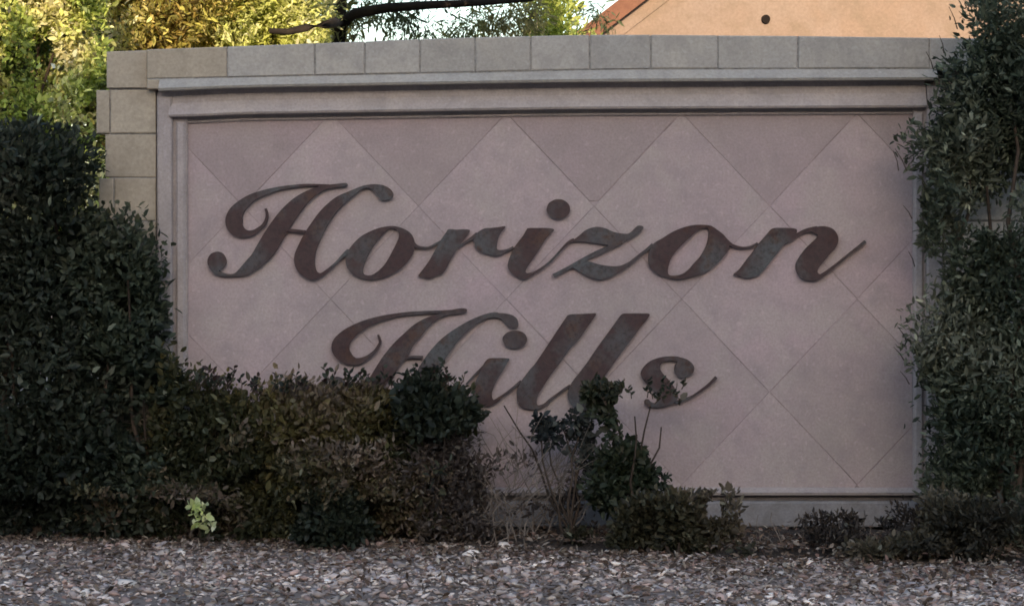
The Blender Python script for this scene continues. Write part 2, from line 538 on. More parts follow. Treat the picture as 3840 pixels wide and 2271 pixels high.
class Letter:
    def __init__(self):
        self.v, self.f, self.k = [], [], 0

    def _front(self):
        self.k += 1
        return -0.024 - 0.0009 * (self.k - 1)

    def poly(self, reg, outer, inner=None):
        ox, oy, sc = RG[reg]
        loops = []
        for lp in (outer, inner):
            if lp: loops.append([(ox + x / sc, oy + y / sc) for x, y in smooth_closed(lp)])
        yf = self._front()
        pts = [p for lp in loops for p in lp]
        tris = tessellate_polygon([[Vector((p[0], p[1], 0)) for p in lp] for lp in loops])
        b0 = len(self.v); n = len(pts)
        # slightly chamfered face
        for p in pts: self.v.append((X(p[0]), yf, Z(p[1])))
        for p in pts: self.v.append((X(p[0]), 0.006, Z(p[1])))
        for t in tris: self.f.append(tuple(b0 + i for i in t))
        o = 0
        for lp in loops:
            m_ = len(lp)
            for i in range(m_):
                a, c = b0 + o + i, b0 + o + (i + 1) % m_
                self.f.append((a, c, c + n, a + n))
            o += m_

    def stroke(self, reg, pts):
        ox, oy, sc = RG[reg]
        pp = smooth_open([(ox + x / sc, oy + y / sc, w / sc) for x, y, w in pts])
        yf = self._front()
        b0 = len(self.v)
        n = len(pp)
        for i, (x, y, w) in enumerate(pp):
            a, c = pp[max(i - 1, 0)], pp[min(i + 1, n - 1)]
            dx, dy = c[0] - a[0], c[1] - a[1]
            l = math.hypot(dx, dy) or 1
            nx_, ny_ = -dy / l * w / 2, dx / l * w / 2
            for px, py in ((x + nx_, y + ny_), (x - nx_, y - ny_)):
                self.v.append((X(px), yf, Z(py)))
                self.v.append((X(px), 0.006, Z(py)))
        for i in range(n - 1):
            a = b0 + 4 * i
            self.f += [(a, a + 2, a + 6, a + 4), (a, a + 4, a + 5, a + 1), (a + 2, a + 3, a + 7, a + 6)]
        a = b0
        self.f.append((a, a + 1, a + 3, a + 2))
        a = b0 + 4 * (n - 1)
        self.f.append((a, a + 2, a + 3, a + 1))

    def disc(self, reg, cx, cy, rx, ry, wob=0.02):
        pts = []
        for i in range(20):
            t = i / 20 * 2 * math.pi
            k = 1 + random.uniform(-wob, wob)
            pts.append((cx + rx * k * math.cos(t), cy + ry * k * math.sin(t)))
        self.poly(reg, pts)

    def done(self, label):
        o = child(mesh_obj('letter', self.v, self.f, M['letter']), wall)
        bm = bmesh.new(); bm.from_mesh(o.data); bmesh.ops.recalc_face_normals(bm, faces=bm.faces)
        bm.to_mesh(o.data); bm.free()
        o.data.materials.append(M['letter_edge'])
        for pl in o.data.polygons:
            if abs(pl.normal.y) < 0.5: pl.material_index = 1
        o['label'] = label
        return o


# upper line
q = Letter()
q.stroke(1, [(1760, 92, 26), (1500, 88, 30), (1330, 97, 34), (1100, 130, 46), (900, 183, 72), (700, 262, 108), (560, 365, 152), (468, 480, 208), (442, 590, 236),
             (470, 685, 210), (540, 745, 150), (620, 765, 100), (700, 752, 75), (770, 712, 58), (850, 645, 46), (893, 560, 40), (900, 490, 36), (880, 415, 26)])
q.poly(1, [(2000, 62), (1900, 70), (1700, 92), (1550, 130), (1400, 195), (1270, 275), (1150, 380), (1050, 490), (960, 610), (860, 760), (760, 930), (690, 1050), (620, 1130),
           (530, 1235), (480, 1290), (430, 1320), (350, 1322), (300, 1315), (295, 1345), (350, 1356), (430, 1356), (520, 1352), (600, 1345), (700, 1300), (800, 1235), (900, 1150), (1000, 1050),
           (1090, 900), (1180, 750), (1300, 560), (1440, 370), (1560, 250), (1700, 158), (1850, 122), (2003, 106)])
q.disc(1, 205, 1145, 130, 130)
q.stroke(1, [(130, 1200, 90), (190, 1280, 80), (260, 1320, 50), (340, 1338, 34)])
q.poly(1, [(2350, 85), (2250, 95), (2150, 130), (2030, 180), (1880, 245), (1740, 350), (1620, 475), (1500, 640), (1410, 780), (1345, 910), (1300, 1010), (1278, 1100),
           (1290, 1200), (1335, 1290), (1420, 1365), (1520, 1405), (1610, 1385), (1730, 1310), (1870, 1180), (2030, 1010), (2000, 990), (1850, 1155), (1710, 1270), (1640, 1310),
           (1590, 1285), (1565, 1200), (1565, 1090), (1590, 980), (1640, 860), (1710, 710), (1790, 575), (1900, 425), (2030, 300), (2130, 215), (2230, 140), (2350, 120)])
q.stroke(0, [(1385, 697.5, 11), (1405, 703, 26), (1428, 714, 44), (1446, 728, 52), (1456, 740, 44), (1459, 748, 20)])
q.stroke(1, [(1150, 712, 30), (1300, 722, 40), (1430, 738, 40)])
q.done('dark brown script capital letter H, upper line')

q = Letter()
q.poly(2, [(700, 305), (560, 330), (430, 380), (300, 450), (200, 540), (120, 640), (70, 740), (68, 830), (100, 930), (180, 1010), (300, 1070), (430, 1090), (570, 1075), (720, 1020),
           (860, 940), (960, 850), (1040, 740), (1085, 620), (1070, 500), (1010, 400), (910, 340), (800, 308)],
       [(780, 340), (700, 345), (640, 400), (560, 490), (470, 610), (400, 730), (350, 850), (318, 960), (340, 1015), (430, 1025), (520, 980), (620, 890), (690, 790), (750, 680), (810, 560), (850, 460), (840, 380)])
q.stroke(2, [(1040, 540, 60), (1110, 598, 40), (1200, 620, 30), (1290, 615, 28), (1400, 560, 30), (1490, 515, 30)])
q.stroke(2, [(-20, 785, 40), (40, 735, 46), (110, 690, 60)])
q.done('first dark brown script letter o, upper line')

q = Letter()
q.poly(2, [(1580, 350), (1700, 355), (1800, 350), (1890, 365), (1850, 440), (1760, 560), (1680, 680), (1600, 820), (1530, 950), (1490, 1000), (1390, 1035), (1290, 1075), (1200, 1052), (1135, 1030),
           (1200, 940), (1300, 800), (1400, 620), (1470, 500), (1540, 400)])
q.stroke(2, [(1690, 640, 20), (1780, 570, 30), (1890, 500, 42), (2000, 415, 50)])
q.poly(2, [(1930, 480), (2000, 400), (2100, 340), (2200, 330), (2300, 320), (2390, 306), (2412, 320), (2350, 400), (2312, 480), (2292, 580), (2300, 650), (2400, 655), (2400, 690), (2290, 738), (2180, 720), (2050, 680), (1975, 625), (1960, 560)])
q.stroke(2, [(2380, 675, 40), (2450, 655, 34), (2530, 610, 30)])
q.done('dark brown script letter r, upper line')

q = Letter()
q.poly(3, [(870, 490), (1000, 488), (1130, 488), (1245, 510), (1180, 585), (1110, 670), (1050, 770), (960, 905), (870, 1035), (830, 1110), (845, 1150), (930, 1140), (960, 1160), (890, 1200),
           (820, 1240), (740, 1225), (640, 1170), (580, 1100), (565, 1020), (600, 900), (650, 790), (720, 690), (790, 600), (840, 515)])
q.stroke(3, [(870, 1185, 34), (950, 1145, 32), (1060, 1080, 30), (1200, 970, 30), (1330, 830, 30), (1450, 705, 36), (1540, 655, 40)])
q.disc(3, 1310, 210, 172, 145)
q.done('dark brown script letter i with round dot, upper line')

q = Letter()
q.poly(3, [(1510, 690), (1620, 595), (1720, 515), (1860, 472), (1990, 490), (2120, 545), (2270, 572), (2360, 560), (2480, 455), (2560, 485), (2450, 590), (2330, 660), (2250, 695), (2200, 725), (2080, 745), (1950, 725), (1800, 705), (1650, 685)])
q.stroke(3, [(2240, 690, 60), (2100, 752, 62), (1950, 822, 70), (1800, 890, 62), (1650, 970, 60), (1500, 1050, 50), (1350, 1130, 50), (1235, 1192, 62)])
q.poly(3, [(1500, 1040), (1620, 960), (1750, 975), (1900, 1020), (2050, 1045), (2200, 1045), (2300, 1010), (2380, 970), (2400, 1000), (2300, 1080), (2180, 1150), (2050, 1215), (1930, 1245), (1800, 1220), (1680, 1160), (1560, 1090)])
q.stroke(4, [(-40, 850, 50), (30, 790, 42), (130, 706, 36), (250, 615, 36), (340, 530, 36)])
q.done('dark brown script letter z, upper line')

q = Letter()
q.poly(4, [(1160, 252), (1000, 245), (860, 265), (720, 310), (600, 370), (490, 440), (370, 510), (300, 600), (278, 720), (285, 840), (350, 920), (450, 990), (560, 1015), (640, 1040), (760, 1040), (900, 1010),
           (1050, 970), (1180, 900), (1300, 800), (1400, 690), (1460, 600), (1450, 500), (1390, 400), (1290, 320), (1220, 272)],
       [(1100, 285), (1000, 330), (900, 420), (800, 510), (700, 610), (620, 720), (580, 820), (562, 930), (590, 985), (690, 990), (790, 960), (880, 890), (960, 800), (1040, 710), (1110, 590), (1150, 470), (1165, 360), (1150, 300)])
q.stroke(4, [(1390, 450, 60), (1480, 530, 50), (1560, 565, 40), (1680, 582, 28), (1780, 565, 26), (1880, 515, 26)])
q.done('second dark brown script letter o, upper line')

q = Letter()
q.poly(5, [(770, 300), (900, 290), (1080, 298), (1125, 335), (1080, 420), (980, 490), (900, 570), (820, 680), (740, 780), (650, 890), (560, 980), (450, 1020), (350, 1020), (260, 990), (195, 975),
           (280, 900), (380, 770), (480, 640), (560, 530), (640, 440), (700, 370)])
q.stroke(5, [(950, 520, 30), (1080, 430, 50), (1180, 365, 46), (1290, 322, 56), (1420, 290, 50)])
q.poly(5, [(1290, 325), (1400, 280), (1520, 265), (1640, 300), (1710, 380), (1730, 480), (1690, 580), (1600, 680), (1510, 790), (1440, 880), (1425, 940), (1470, 970), (1540, 940), (1565, 960), (1500, 1010),
           (1400, 1060), (1300, 1060), (1190, 1030), (1125, 940), (1110, 840), (1140, 760), (1220, 640), (1320, 530), (1425, 430), (1400, 375)])
q.stroke(5, [(1490, 985, 40), (1600, 910, 34), (1750, 790, 28), (1900, 670, 27), (2030, 570, 28), (2128, 488, 38)])
q.done('dark brown script letter n, upper line')

# lower line
q = Letter()
q.stroke(6, [(1800, 125, 26), (1600, 140, 34), (1400, 150, 40), (1150, 165, 44), (950, 195, 54), (750, 242, 76), (560, 312, 112), (400, 400, 152), (280, 500, 202), (215, 612, 248), (240, 712, 222),
             (320, 792, 160), (410, 828, 100), (500, 818, 80), (600, 765, 54), (690, 690, 44), (748, 605, 40), (765, 550, 36), (735, 458, 24)])
q.poly(6, [(1968, 108), (1900, 93), (1780, 110), (1650, 148), (1500, 190), (1350, 250), (1220, 330), (1120, 420), (1000, 530), (890, 650), (790, 780), (700, 920), (610, 1070), (520, 1200), (450, 1290), (390, 1330),
           (310, 1335), (305, 1362), (400, 1370), (540, 1362), (660, 1310), (780, 1220), (880, 1120), (960, 1020), (1040, 890), (1150, 760), (1220, 620), (1320, 500), (1440, 350), (1560, 245), (1690, 190), (1850, 165), (1955, 150)])
q.disc(6, 170, 1170, 128, 126)
q.stroke(6, [(100, 1220, 90), (160, 1295, 80), (230, 1335, 50), (320, 1350, 32)])
q.poly(6, [(2400, 152), (2280, 160), (2150, 200), (2000, 265), (1850, 350), (1700, 450), (1580, 550), (1470, 670), (1380, 790), (1310, 900), (1260, 1010), (1240, 1120), (1255, 1220), (1300, 1310), (1390, 1385),
           (1490, 1415), (1580, 1395), (1700, 1320), (1840, 1190), (1820, 1170), (1680, 1285), (1610, 1320), (1560, 1295), (1535, 1210), (1530, 1140), (1560, 1040), (1620, 900), (1680, 780), (1770, 650), (1860, 530),
           (1980, 410), (2100, 310), (2250, 232), (2400, 205)])
q.stroke(7, [(230, 112, 56), (320, 130, 86), (400, 172, 145), (450, 215, 160), (480, 255, 120), (490, 290, 70)])
q.stroke(6, [(1130, 778, 32), (1240, 766, 32), (1360, 772, 40)])
q.done('dark brown script capital letter H, lower line')

q = Letter()
q.poly(7, [(110, 722), (230, 710), (400, 716), (385, 765), (320, 880), (250, 990), (190, 1120), (165, 1220), (190, 1290), (255, 1262), (285, 1280), (210, 1340), (110, 1380), (0, 1360), (-70, 1300), (-100, 1200),
           (-80, 1080), (-30, 960), (30, 830)])
q.stroke(7, [(60, 810, 24), (-80, 950, 24), (-190, 1070, 22)])
q.stroke(7, [(180, 1320, 36), (320, 1230, 30), (440, 1140, 30), (570, 1025, 30)])
q.disc(7, 485, 450, 170, 124)
q.done('dark brown script letter i with round dot, lower line')

q = Letter()
q.poly(7, [(1240, 108), (1400, 98), (1550, 90), (1612, 95), (1560, 180), (1470, 310), (1380, 440), (1280, 540), (1190, 660), (1090, 800), (990, 930), (900, 1070), (830, 1180), (790, 1280), (800, 1360), (870, 1350),
           (950, 1300), (970, 1320), (870, 1395), (760, 1420), (640, 1410), (540, 1360), (510, 1240), (520, 1130), (590, 1010), (680, 890), (780, 770), (900, 590), (1000, 440), (1100, 290), (1180, 170)])
q.stroke(7, [(930, 1325, 30), (1020, 1250, 28), (1120, 1180, 28), (1250, 1085, 28)])
q.done('first dark brown script letter l, lower line')

q = Letter()
q.poly(7, [(1980, 98), (2100, 90), (2250, 90), (2355, 98), (2320, 170), (2220, 290), (2120, 430), (2020, 560), (1930, 680), (1830, 820), (1730, 960), (1640, 1070), (1570, 1180), (1510, 1290), (1520, 1360), (1590, 1350),
           (1670, 1300), (1690, 1320), (1590, 1395), (1480, 1420), (1360, 1410), (1270, 1360), (1220, 1250), (1230, 1140), (1300, 1020), (1400, 890), (1500, 760), (1600, 610), (1720, 440), (1830, 290), (1910, 180)])
q.done('second dark brown script letter l, lower line')

q = Letter()
q.poly(8, [(1300, 215), (1080, 200), (850, 235), (680, 300), (560, 400), (480, 520), (480, 620), (560, 760), (680, 880), (790, 1000), (850, 1110), (800, 1190), (700, 1180), (640, 1120), (560, 1130), (560, 1220), (680, 1275),
           (850, 1280), (1050, 1245), (1180, 1180), (1260, 1090), (1250, 980), (1180, 850), (1060, 690), (940, 560), (880, 450), (905, 350), (1000, 295), (1150, 285), (1280, 310)])
q.poly(8, [(1150, 215), (1300, 220), (1450, 260), (1560, 340), (1610, 440), (1580, 550), (1480, 620), (1350, 650), (1240, 610), (1190, 500), (1200, 400), (1250, 320), (1180, 275)])
q.stroke(8, [(1200, 1190, 50), (1350, 1140, 52), (1560, 1055, 34), (1750, 930, 34), (1900, 820, 42), (2020, 710, 50), (2085, 640, 50)])
q.done('dark brown script letter s, lower line')

# ------------------------------------------------------------------ house behind
HD = 22.0
house = empty('house', tuple(P(2860, 800, HD) * 1.0))
hx0 = P(2262, 131, HD)
PITCH = math.tan(R(37.5))
eave_z = 2.55
eave_x = hx0.x - (hx0.z - eave_z) / PITCH
HW = 10.6
ridge_x = eave_x + HW / 2
ridge_z = eave_z + HW / 2 * PITCH
hy = HD - CAM_D
house.location = (ridge_x, hy + 5, 0)
tag(house, 'house with sunlit peach stucco gable above the wall top', 'house')
v = [(eave_x + .12, hy, -0.1), (eave_x + HW - .12, hy, -0.1), (eave_x + HW - .12, hy, eave_z + .12 * PITCH + .085), (ridge_x, hy, ridge_z + .085), (eave_x + .12, hy, eave_z + .12 * PITCH + .085)]
v += [(x, hy + 9, z) for x, _, z in v]
child(mesh_obj('wall', v, [(0, 1, 2, 3, 4), (9, 8, 7, 6, 5), (0, 5, 6, 1), (1, 6, 7, 2), (0, 4, 9, 5)], M['gable']), house)
# roof slopes with overhang
OV = 0.10
def slope(x0, z0, x1, z1, name):
    y0, y1 = hy - OV, hy + 9 + OV
    dx, dz = x1 - x0, z1 - z0
    l = math.hypot(dx, dz)
    nx_, nz_ = -dz / l, dx / l
    if nz_ < 0: nx_, nz_ = -nx_, -nz_
    t = 0.09
    v = []
    for y in (y0, y1):
        v += [(x0, y, z0), (x1, y, z1), (x1 + nx_ * t, y, z1 + nz_ * t), (x0 + nx_ * t, y, z0 + nz_ * t)]
    return child(mesh_obj(name, v, [(0, 1, 2, 3), (7, 6, 5, 4), (0, 4, 5, 1), (1, 5, 6, 2), (2, 6, 7, 3), (3, 7, 4, 0)], M['roof']), house)
slope(eave_x - .4, eave_z - .4 * PITCH + 0.10, ridge_x, ridge_z + 0.10, 'roof')
slope(ridge_x, ridge_z + 0.101, eave_x + HW + .4, eave_z - .4 * PITCH + 0.101, 'roof')
def fascia(x0, z0, x1, z1):
    y0, y1 = hy - OV - .03, hy - OV - .002
    w = 0.17
    l = math.hypot(x1 - x0, z1 - z0); nx_, nz_ = -(z1 - z0) / l, (x1 - x0) / l
    if nz_ < 0: nx_, nz_ = -nx_, -nz_
    q = [(x0 - nx_ * .05, z0 - nz_ * .05), (x1 - nx_ * .05, z1 - nz_ * .05), (x1 + nx_ * (w - .05), z1 + nz_ * (w - .05)), (x0 + nx_ * (w - .05), z0 + nz_ * (w - .05))]
    v = [(x, y0, z) for x, z in q] + [(x, y1, z) for x, z in q]
    child(mesh_obj('fascia', v, [(0, 1, 2, 3), (7, 6, 5, 4), (0, 4, 5, 1), (1, 5, 6, 2), (2, 6, 7, 3), (3, 7, 4, 0)], M['fascia']), house)
fascia(eave_x - .4, eave_z - .4 * PITCH + 0.08, ridge_x, ridge_z + 0.08)
fascia(ridge_x + .001, ridge_z + 0.08, eave_x + HW + .4, eave_z - .4 * PITCH + 0.08)
def rake_trim(x0, z0, x1, z1):
    y0, y1 = hy - .018, hy + .02
    l = math.hypot(x1 - x0, z1 - z0); nx_, nz_ = -(z1 - z0) / l, (x1 - x0) / l
    if nz_ < 0: nx_, nz_ = -nx_, -nz_
    q = [(x0 - nx_ * .19, z0 - nz_ * .19), (x1 - nx_ * .19, z1 - nz_ * .19), (x1 - nx_ * .04, z1 - nz_ * .04), (x0 - nx_ * .04, z0 - nz_ * .04)]
    v = [(x, y0, z) for x, z in q] + [(x, y1, z) for x, z in q]
    child(mesh_obj('rake_trim', v, [(0, 1, 2, 3), (7, 6, 5, 4), (0, 4, 5, 1), (1, 5, 6, 2), (2, 6, 7, 3), (3, 7, 4, 0)], M['gable']), house)
rake_trim(eave_x + .2, eave_z + .2 * PITCH + 0.08, ridge_x, ridge_z + 0.08)
# round vent
vc = P(2871, 73, HD)
bm = bmesh.new()
bmesh.ops.create_cone(bm, cap_ends=True, segments=20, radius1=0.047, radius2=0.044, depth=0.05)
bmesh.ops.rotate(bm, verts=bm.verts, matrix=Matrix.Rotation(R(90), 3, 'X'))
bmesh.ops.translate(bm, verts=bm.verts, vec=(vc.x, hy - 0.015, vc.z))
me = bpy.data.meshes.new('vent'); bm.to_mesh(me); bm.free(); me.materials.append(M['vent'])
vo = bpy.data.objects.new('vent', me); COL.objects.link(vo); child(vo, house)


# ------------------------------------------------------------------ plants
def tube(pts, rad, seg=6):
    vs, fs = [], []
    n = len(pts)
    for i, p in enumerate(pts):
        d = (pts[min(i + 1, n - 1)] - pts[max(i - 1, 0)]).normalized()
        u = d.cross(Vector((0.3, 0.9, 0.1))).normalized()
        w = d.cross(u)
        for k in range(seg):
            t = 2 * math.pi * k / seg
            vs.append(p + (u * math.cos(t) + w * math.sin(t)) * rad[i])
    for i in range(n - 1):
        for k in range(seg):
            k2 = (k + 1) % seg
            fs.append((i * seg + k, i * seg + k2, (i + 1) * seg + k2, (i + 1) * seg + k))
    fs.append(tuple(range(seg)))
    fs.append(tuple((n - 1) * seg + k for k in reversed(range(seg))))
    return vs, fs


def limb_pts(a, b_, n=6, wob=0.05):
    a, b_ = Vector(a), Vector(b_)
    l = (b_ - a).length
    out = []
    off = Vector((random.uniform(-1, 1), random.uniform(-1, 1), random.uniform(-.5, .5))) * wob * l
    for i in range(n):
        t = i / (n - 1)
        p = a.lerp(b_, t) + off * math.sin(math.pi * t)
        if 0 < i < n - 1: p += Vector((random.uniform(-1, 1), random.uniform(-1, 1), random.uniform(-1, 1))) * wob * l * 0.35
        out.append(p)
    return out


def limb(name, a, b_, r0, r1, root, mat='bark', n=6, wob=0.05):
    pts = limb_pts(a, b_, n, wob)
    rad = [r0 + (r1 - r0) * i / (n - 1) for i in range(n)]
    vs, fs = tube(pts, rad)
    return child(mesh_obj(name, vs, fs, M[mat], smooth=True), root)


def hsum(p, f, seed):
    """cheap smooth 3-D noise in -1..1"""
    r = np.random.default_rng(seed)
    out = np.zeros(len(p))
    for i in range(6):
        k = r.normal(size=3); k /= np.linalg.norm(k)
        out += np.sin(p @ k * f * r.uniform(0.6, 1.6) + r.uniform(0, 6.28))
    return out / 3.0


def leaf_mesh(pos, direc, nrm, ln, wd, col):
    """folded diamond leaves; arrays -> mesh data"""
    n = len(pos)
    d = direc / np.linalg.norm(direc, axis=1, keepdims=True)
    s = np.cross(d, nrm); s /= np.linalg.norm(s, axis=1, keepdims=True) + 1e-9
    u = np.cross(s, d)
    L_, W_ = ln[:, None], wd[:, None]
    v = np.empty((n, 6, 3))
    v[:, 0] = pos
    v[:, 1] = pos + d * L_ * 0.33 + s * W_ * 0.5 + u * W_ * 0.12
    v[:, 2] = pos + d * L_ * 0.72 + s * W_ * 0.38 + u * W_ * 0.10
    v[:, 3] = pos + d * L_ - u * L_ * 0.08
    v[:, 4] = pos + d * L_ * 0.72 - s * W_ * 0.38 + u * W_ * 0.10
    v[:, 5] = pos + d * L_ * 0.33 - s * W_ * 0.5 + u * W_ * 0.12
    base = np.arange(n)[:, None] * 6
    f = np.concatenate([base + np.array([[0, 1, 2, 3]]), base + np.array([[0, 3, 4, 5]])], 0)
    return v.reshape(-1, 3), f, np.repeat(col, 6, axis=0)


def fast_mesh(name, v, f, col, mat):
    me = bpy.data.meshes.new(name)
    nv, nf, k = len(v), len(f), f.shape[1]
    me.vertices.add(nv); me.loops.add(nf * k); me.polygons.add(nf)
    me.vertices.foreach_set('co', v.astype(np.float32).ravel())
    me.loops.foreach_set('vertex_index', f.astype(np.int32).ravel())
    me.polygons.foreach_set('loop_start', np.arange(0, nf * k, k, dtype=np.int32))
    me.polygons.foreach_set('loop_total', np.full(nf, k, dtype=np.int32))
    a = me.color_attributes.new('Col', 'FLOAT_COLOR', 'POINT')
    c = np.ones((nv, 4), np.float32); c[:, :3] = col
    a.data.foreach_set('color', c.ravel())
    me.update(calc_edges=True)
    me.validate()
    me.materials.append(mat)
    return me


def palette_cols(pal, n, patch, r, spread=0.18, fleck=0.0):
    """pick leaf colours; patch in -1..1 shifts along the palette so that clumps differ"""
    pal = np.array(pal)
    t = np.clip((patch * 0.8 + 0.5) * 0.75 + r.uniform(0, 0.25, n) + r.normal(0, 0.10, n), 0, 0.999) * (len(pal) - 1)
    i = t.astype(int); fr = (t - i)[:, None]
    c = pal[i] * (1 - fr) + pal[np.minimum(i + 1, len(pal) - 1)] * fr
    c = c * (1 + r.normal(0, spread, (n, 1)))
    pale = r.uniform(0, 1, n) < fleck
    c[pale] = c[pale] * 1.6 + np.array([0.10, 0.10, 0.075])
    return np.clip(c, 0.004, 0.9)


def foliage(name, root, blobs, n, ln, wd, pal, seed, gap=-0.55, gap_f=9.0, shell=0.45, ymax=None, up=0.35, droop=0.0, patch_f=5.0, extra=None, spread=0.25, zmin=0.02, clump=0, fleck=0.02, lumpy=0.22, fuzz=0.12):
    """blobs: (px, py, d, rx_px, ry_px, depth_m); leaves scattered through the volumes with gaps"""
    r = np.random.default_rng(seed)
    cs, rs = [], []
    for (px, py, d, rx, ry, rd) in blobs:
        c = P(px, py, d); k = S * d / CAM_D
        cs.append((c.x, c.y, c.z)); rs.append((rx * k, rd, ry * k))
    cs, rs = np.array(cs), np.array(rs)
    w = (rs[:, 0] * rs[:, 2]) ** 0.9 * rs[:, 1] ** 0.4
    w /= w.sum()
    m_ = int(n * 1.9)
    bi = r.choice(len(cs), m_, p=w)
    dirv = r.normal(size=(m_, 3)); dirv /= np.linalg.norm(dirv, axis=1, keepdims=True)
    rad = r.uniform(0, 1, m_) ** shell * (1 + np.maximum(r.normal(0, fuzz, m_), 0))
    lump = 1 + lumpy * hsum(dirv * 1.0 + bi[:, None] * 3.1, 4.0, seed + 5)
    p = cs[bi] + dirv * (rad * lump)[:, None] * rs[bi]
    if clump:      # pull leaves together into small sprays
        g = r.normal(size=p.shape) * 0.0
        cell = np.floor(p / clump)
        h = np.sin(cell @ np.array([12.9898, 78.233, 37.719])) * 43758.5453
        jit = np.stack([np.sin(h), np.sin(h * 1.7 + 1), np.sin(h * 2.3 + 2)], 1) * 0.35
        ctr = (cell + 0.5 + jit) * clump
        p = p + (ctr - p) * 0.55
    keep = hsum(p, gap_f, seed + 1) + 0.5 * hsum(p, gap_f * 3.1, seed + 2) > gap
    keep &= p[:, 2] > zmin
    if ymax is not None:
        keep &= p[:, 1] < ymax
        fy_ = np.interp(p[:, 0], FXS, FYS) - np.interp(p[:, 0], [X(0), X(700), X(1300)], [0.17, 0.15, 0.0])
        keep &= (p[:, 2] > 0.22) | (p[:, 1] > fy_ - 0.03 - p[:, 2] * 0.25)
    p, dirv, rad = p[keep][:n], dirv[keep][:n], rad[keep][:n]
    k = len(p)
    dd = dirv * 0.7 + r.normal(size=(k, 3)) * 0.8
    dd[:, 2] += up - droop
    nn = r.normal(size=(k, 3)) * 0.8; nn[:, 2] += 0.7; nn[:, 1] -= 0.35
    sv = np.clip(r.lognormal(-0.08, 0.33, k), 0.4, 1.55); L_ = ln * sv; W_ = wd * sv * r.uniform(0.7, 1.2, k)
    col = palette_cols(pal, k, hsum(p, patch_f, seed + 3), r, spread, fleck)
    if extra is not None:
        ep, ed, el, ew, ec = extra
        p = np.concatenate([p, ep]); dd = np.concatenate([dd, ed]); nn = np.concatenate([nn, r.normal(size=ep.shape) + np.array([0, -0.6, 0.3])])
        L_ = np.concatenate([L_, el]); W_ = np.concatenate([W_, ew]); col = np.concatenate([col, ec])
    v, f, c = leaf_mesh(p, dd, nn, L_, W_, col)
    me = fast_mesh('foliage', v, f, c, M['leaf'])
    o = bpy.data.objects.new('foliage', me)
    COL.objects.link(o)
    child(o, root)
    o['kind'] = 'stuff'
    return o


def sprigs(root, spots, seed, pal, ln=0.032, wd=0.018, mat='bark'):
    """upright shoots with a few leaves each at (px, py, d, length_m, lean); returns leaf arrays"""
    r = np.random.default_rng(seed)
    ep, ed, el, ew, ec = [], [], [], [], []
    for (px, py, d, h, lean) in spots:
        a = P(px, py, d)
        tip = a + Vector((lean * h, random.uniform(-.2, .2) * h, h))
        vs, fs = tube([a, a.lerp(tip, .5) + Vector((0.005, 0, 0)), tip], [0.0028, 0.002, 0.0012], 4)
        child(mesh_obj('twig', vs, fs, M[mat]), root)
        k = int(max(4, h / 0.016))
        for i in range(k):
            t = 0.25 + 0.75 * (i + 0.5) / k
            p = a.lerp(tip, t)
            ang = i * 2.4 + r.uniform(-.4, .4)
            dv = np.array([math.cos(ang), math.sin(ang), 0.8])
            ep.append(tuple(p)); ed.append(dv); el.append(ln * r.uniform(.7, 1.2)); ew.append(wd * r.uniform(.7, 1.2))
            ec.append(np.array(pal[r.integers(len(pal))]) * r.uniform(.7, 1.3))
    return tuple(np.array(a) for a in (ep, ed, el, ew, ec))


def plant(name, label, cat, base, group=None):
    o = empty(name, base)
    return tag(o, label, cat, group)


DARK = [(0.02, 0.025, 0.016), (0.034, 0.042, 0.026), (0.055, 0.062, 0.04), (0.09, 0.09, 0.065)]
OLIVE = [(0.045, 0.048, 0.022), (0.085, 0.08, 0.034), (0.14, 0.115, 0.042), (0.17, 0.13, 0.075), (0.20, 0.15, 0.11), (0.27, 0.22, 0.17)]
GREY = [(0.034, 0.045, 0.029), (0.058, 0.072, 0.044), (0.088, 0.10, 0.064), (0.13, 0.138, 0.092), (0.20, 0.20, 0.145)]
LITG = [(0.09, 0.12, 0.03), (0.22, 0.28, 0.06), (0.37, 0.42, 0.10), (0.50, 0.50, 0.18), (0.62, 0.57, 0.31)]
LITY = [(0.20, 0.19, 0.04), (0.37, 0.39, 0.09), (0.50, 0.53, 0.16), (0.60, 0.61, 0.26), (0.68, 0.64, 0.40)]
LITB = [(0.11, 0.07, 0.018), (0.25, 0.18, 0.04), (0.36, 0.34, 0.08), (0.45, 0.35, 0.12), (0.52, 0.50, 0.19), (0.64, 0.53, 0.32)]


def shrub_stems(root, base, tops, r0=0.014):
    for t in tops:
        b0 = Vector((base[0] + random.uniform(-.06, .06), base[1] + random.uniform(-.03, .03), 0))
        limb('stem', b0, t, r0 * random.uniform(.7, 1.1), r0 * 0.3, root, n=7, wob=0.08)


# tall dark shrub at the left end, in front of the wall
b0 = P(120, 1995, 9.87); b0.z = 0
s1 = plant('tall_shrub', 'tall dark evergreen shrub covering the left end of the wall', 'shrub', b0)
foliage('f', s1, [(100, 1860, 9.88, 340, 170, .10), (-150, 1800, 9.88, 250, 220, .10), (130, 640, 9.84, 245, 170, 0.20), (140, 850, 9.84, 235, 260, 0.22), (120, 1050, 9.84, 260, 330, 0.22), (-60, 620, 9.84, 200, 160, 0.20), (120, 1930, 9.74, 330, 90, 0.20), (420, 1930, 9.76, 200, 90, 0.17), (160, 1400, 9.82, 290, 380, 0.24), (90, 1750, 9.82, 300, 250, 0.24), (-150, 1100, 9.87, 260, 600, 0.24), (330, 1650, 9.82, 220, 260, 0.20)],
        40000, 0.040, 0.020, DARK, 11, gap=-0.95, ymax=-0.055, shell=0.40)
shrub_stems(s1, b0, [P(80, 900, 9.72), P(200, 800, 9.74), P(20, 1200, 9.7), P(260, 1300, 9.7)], 0.022)

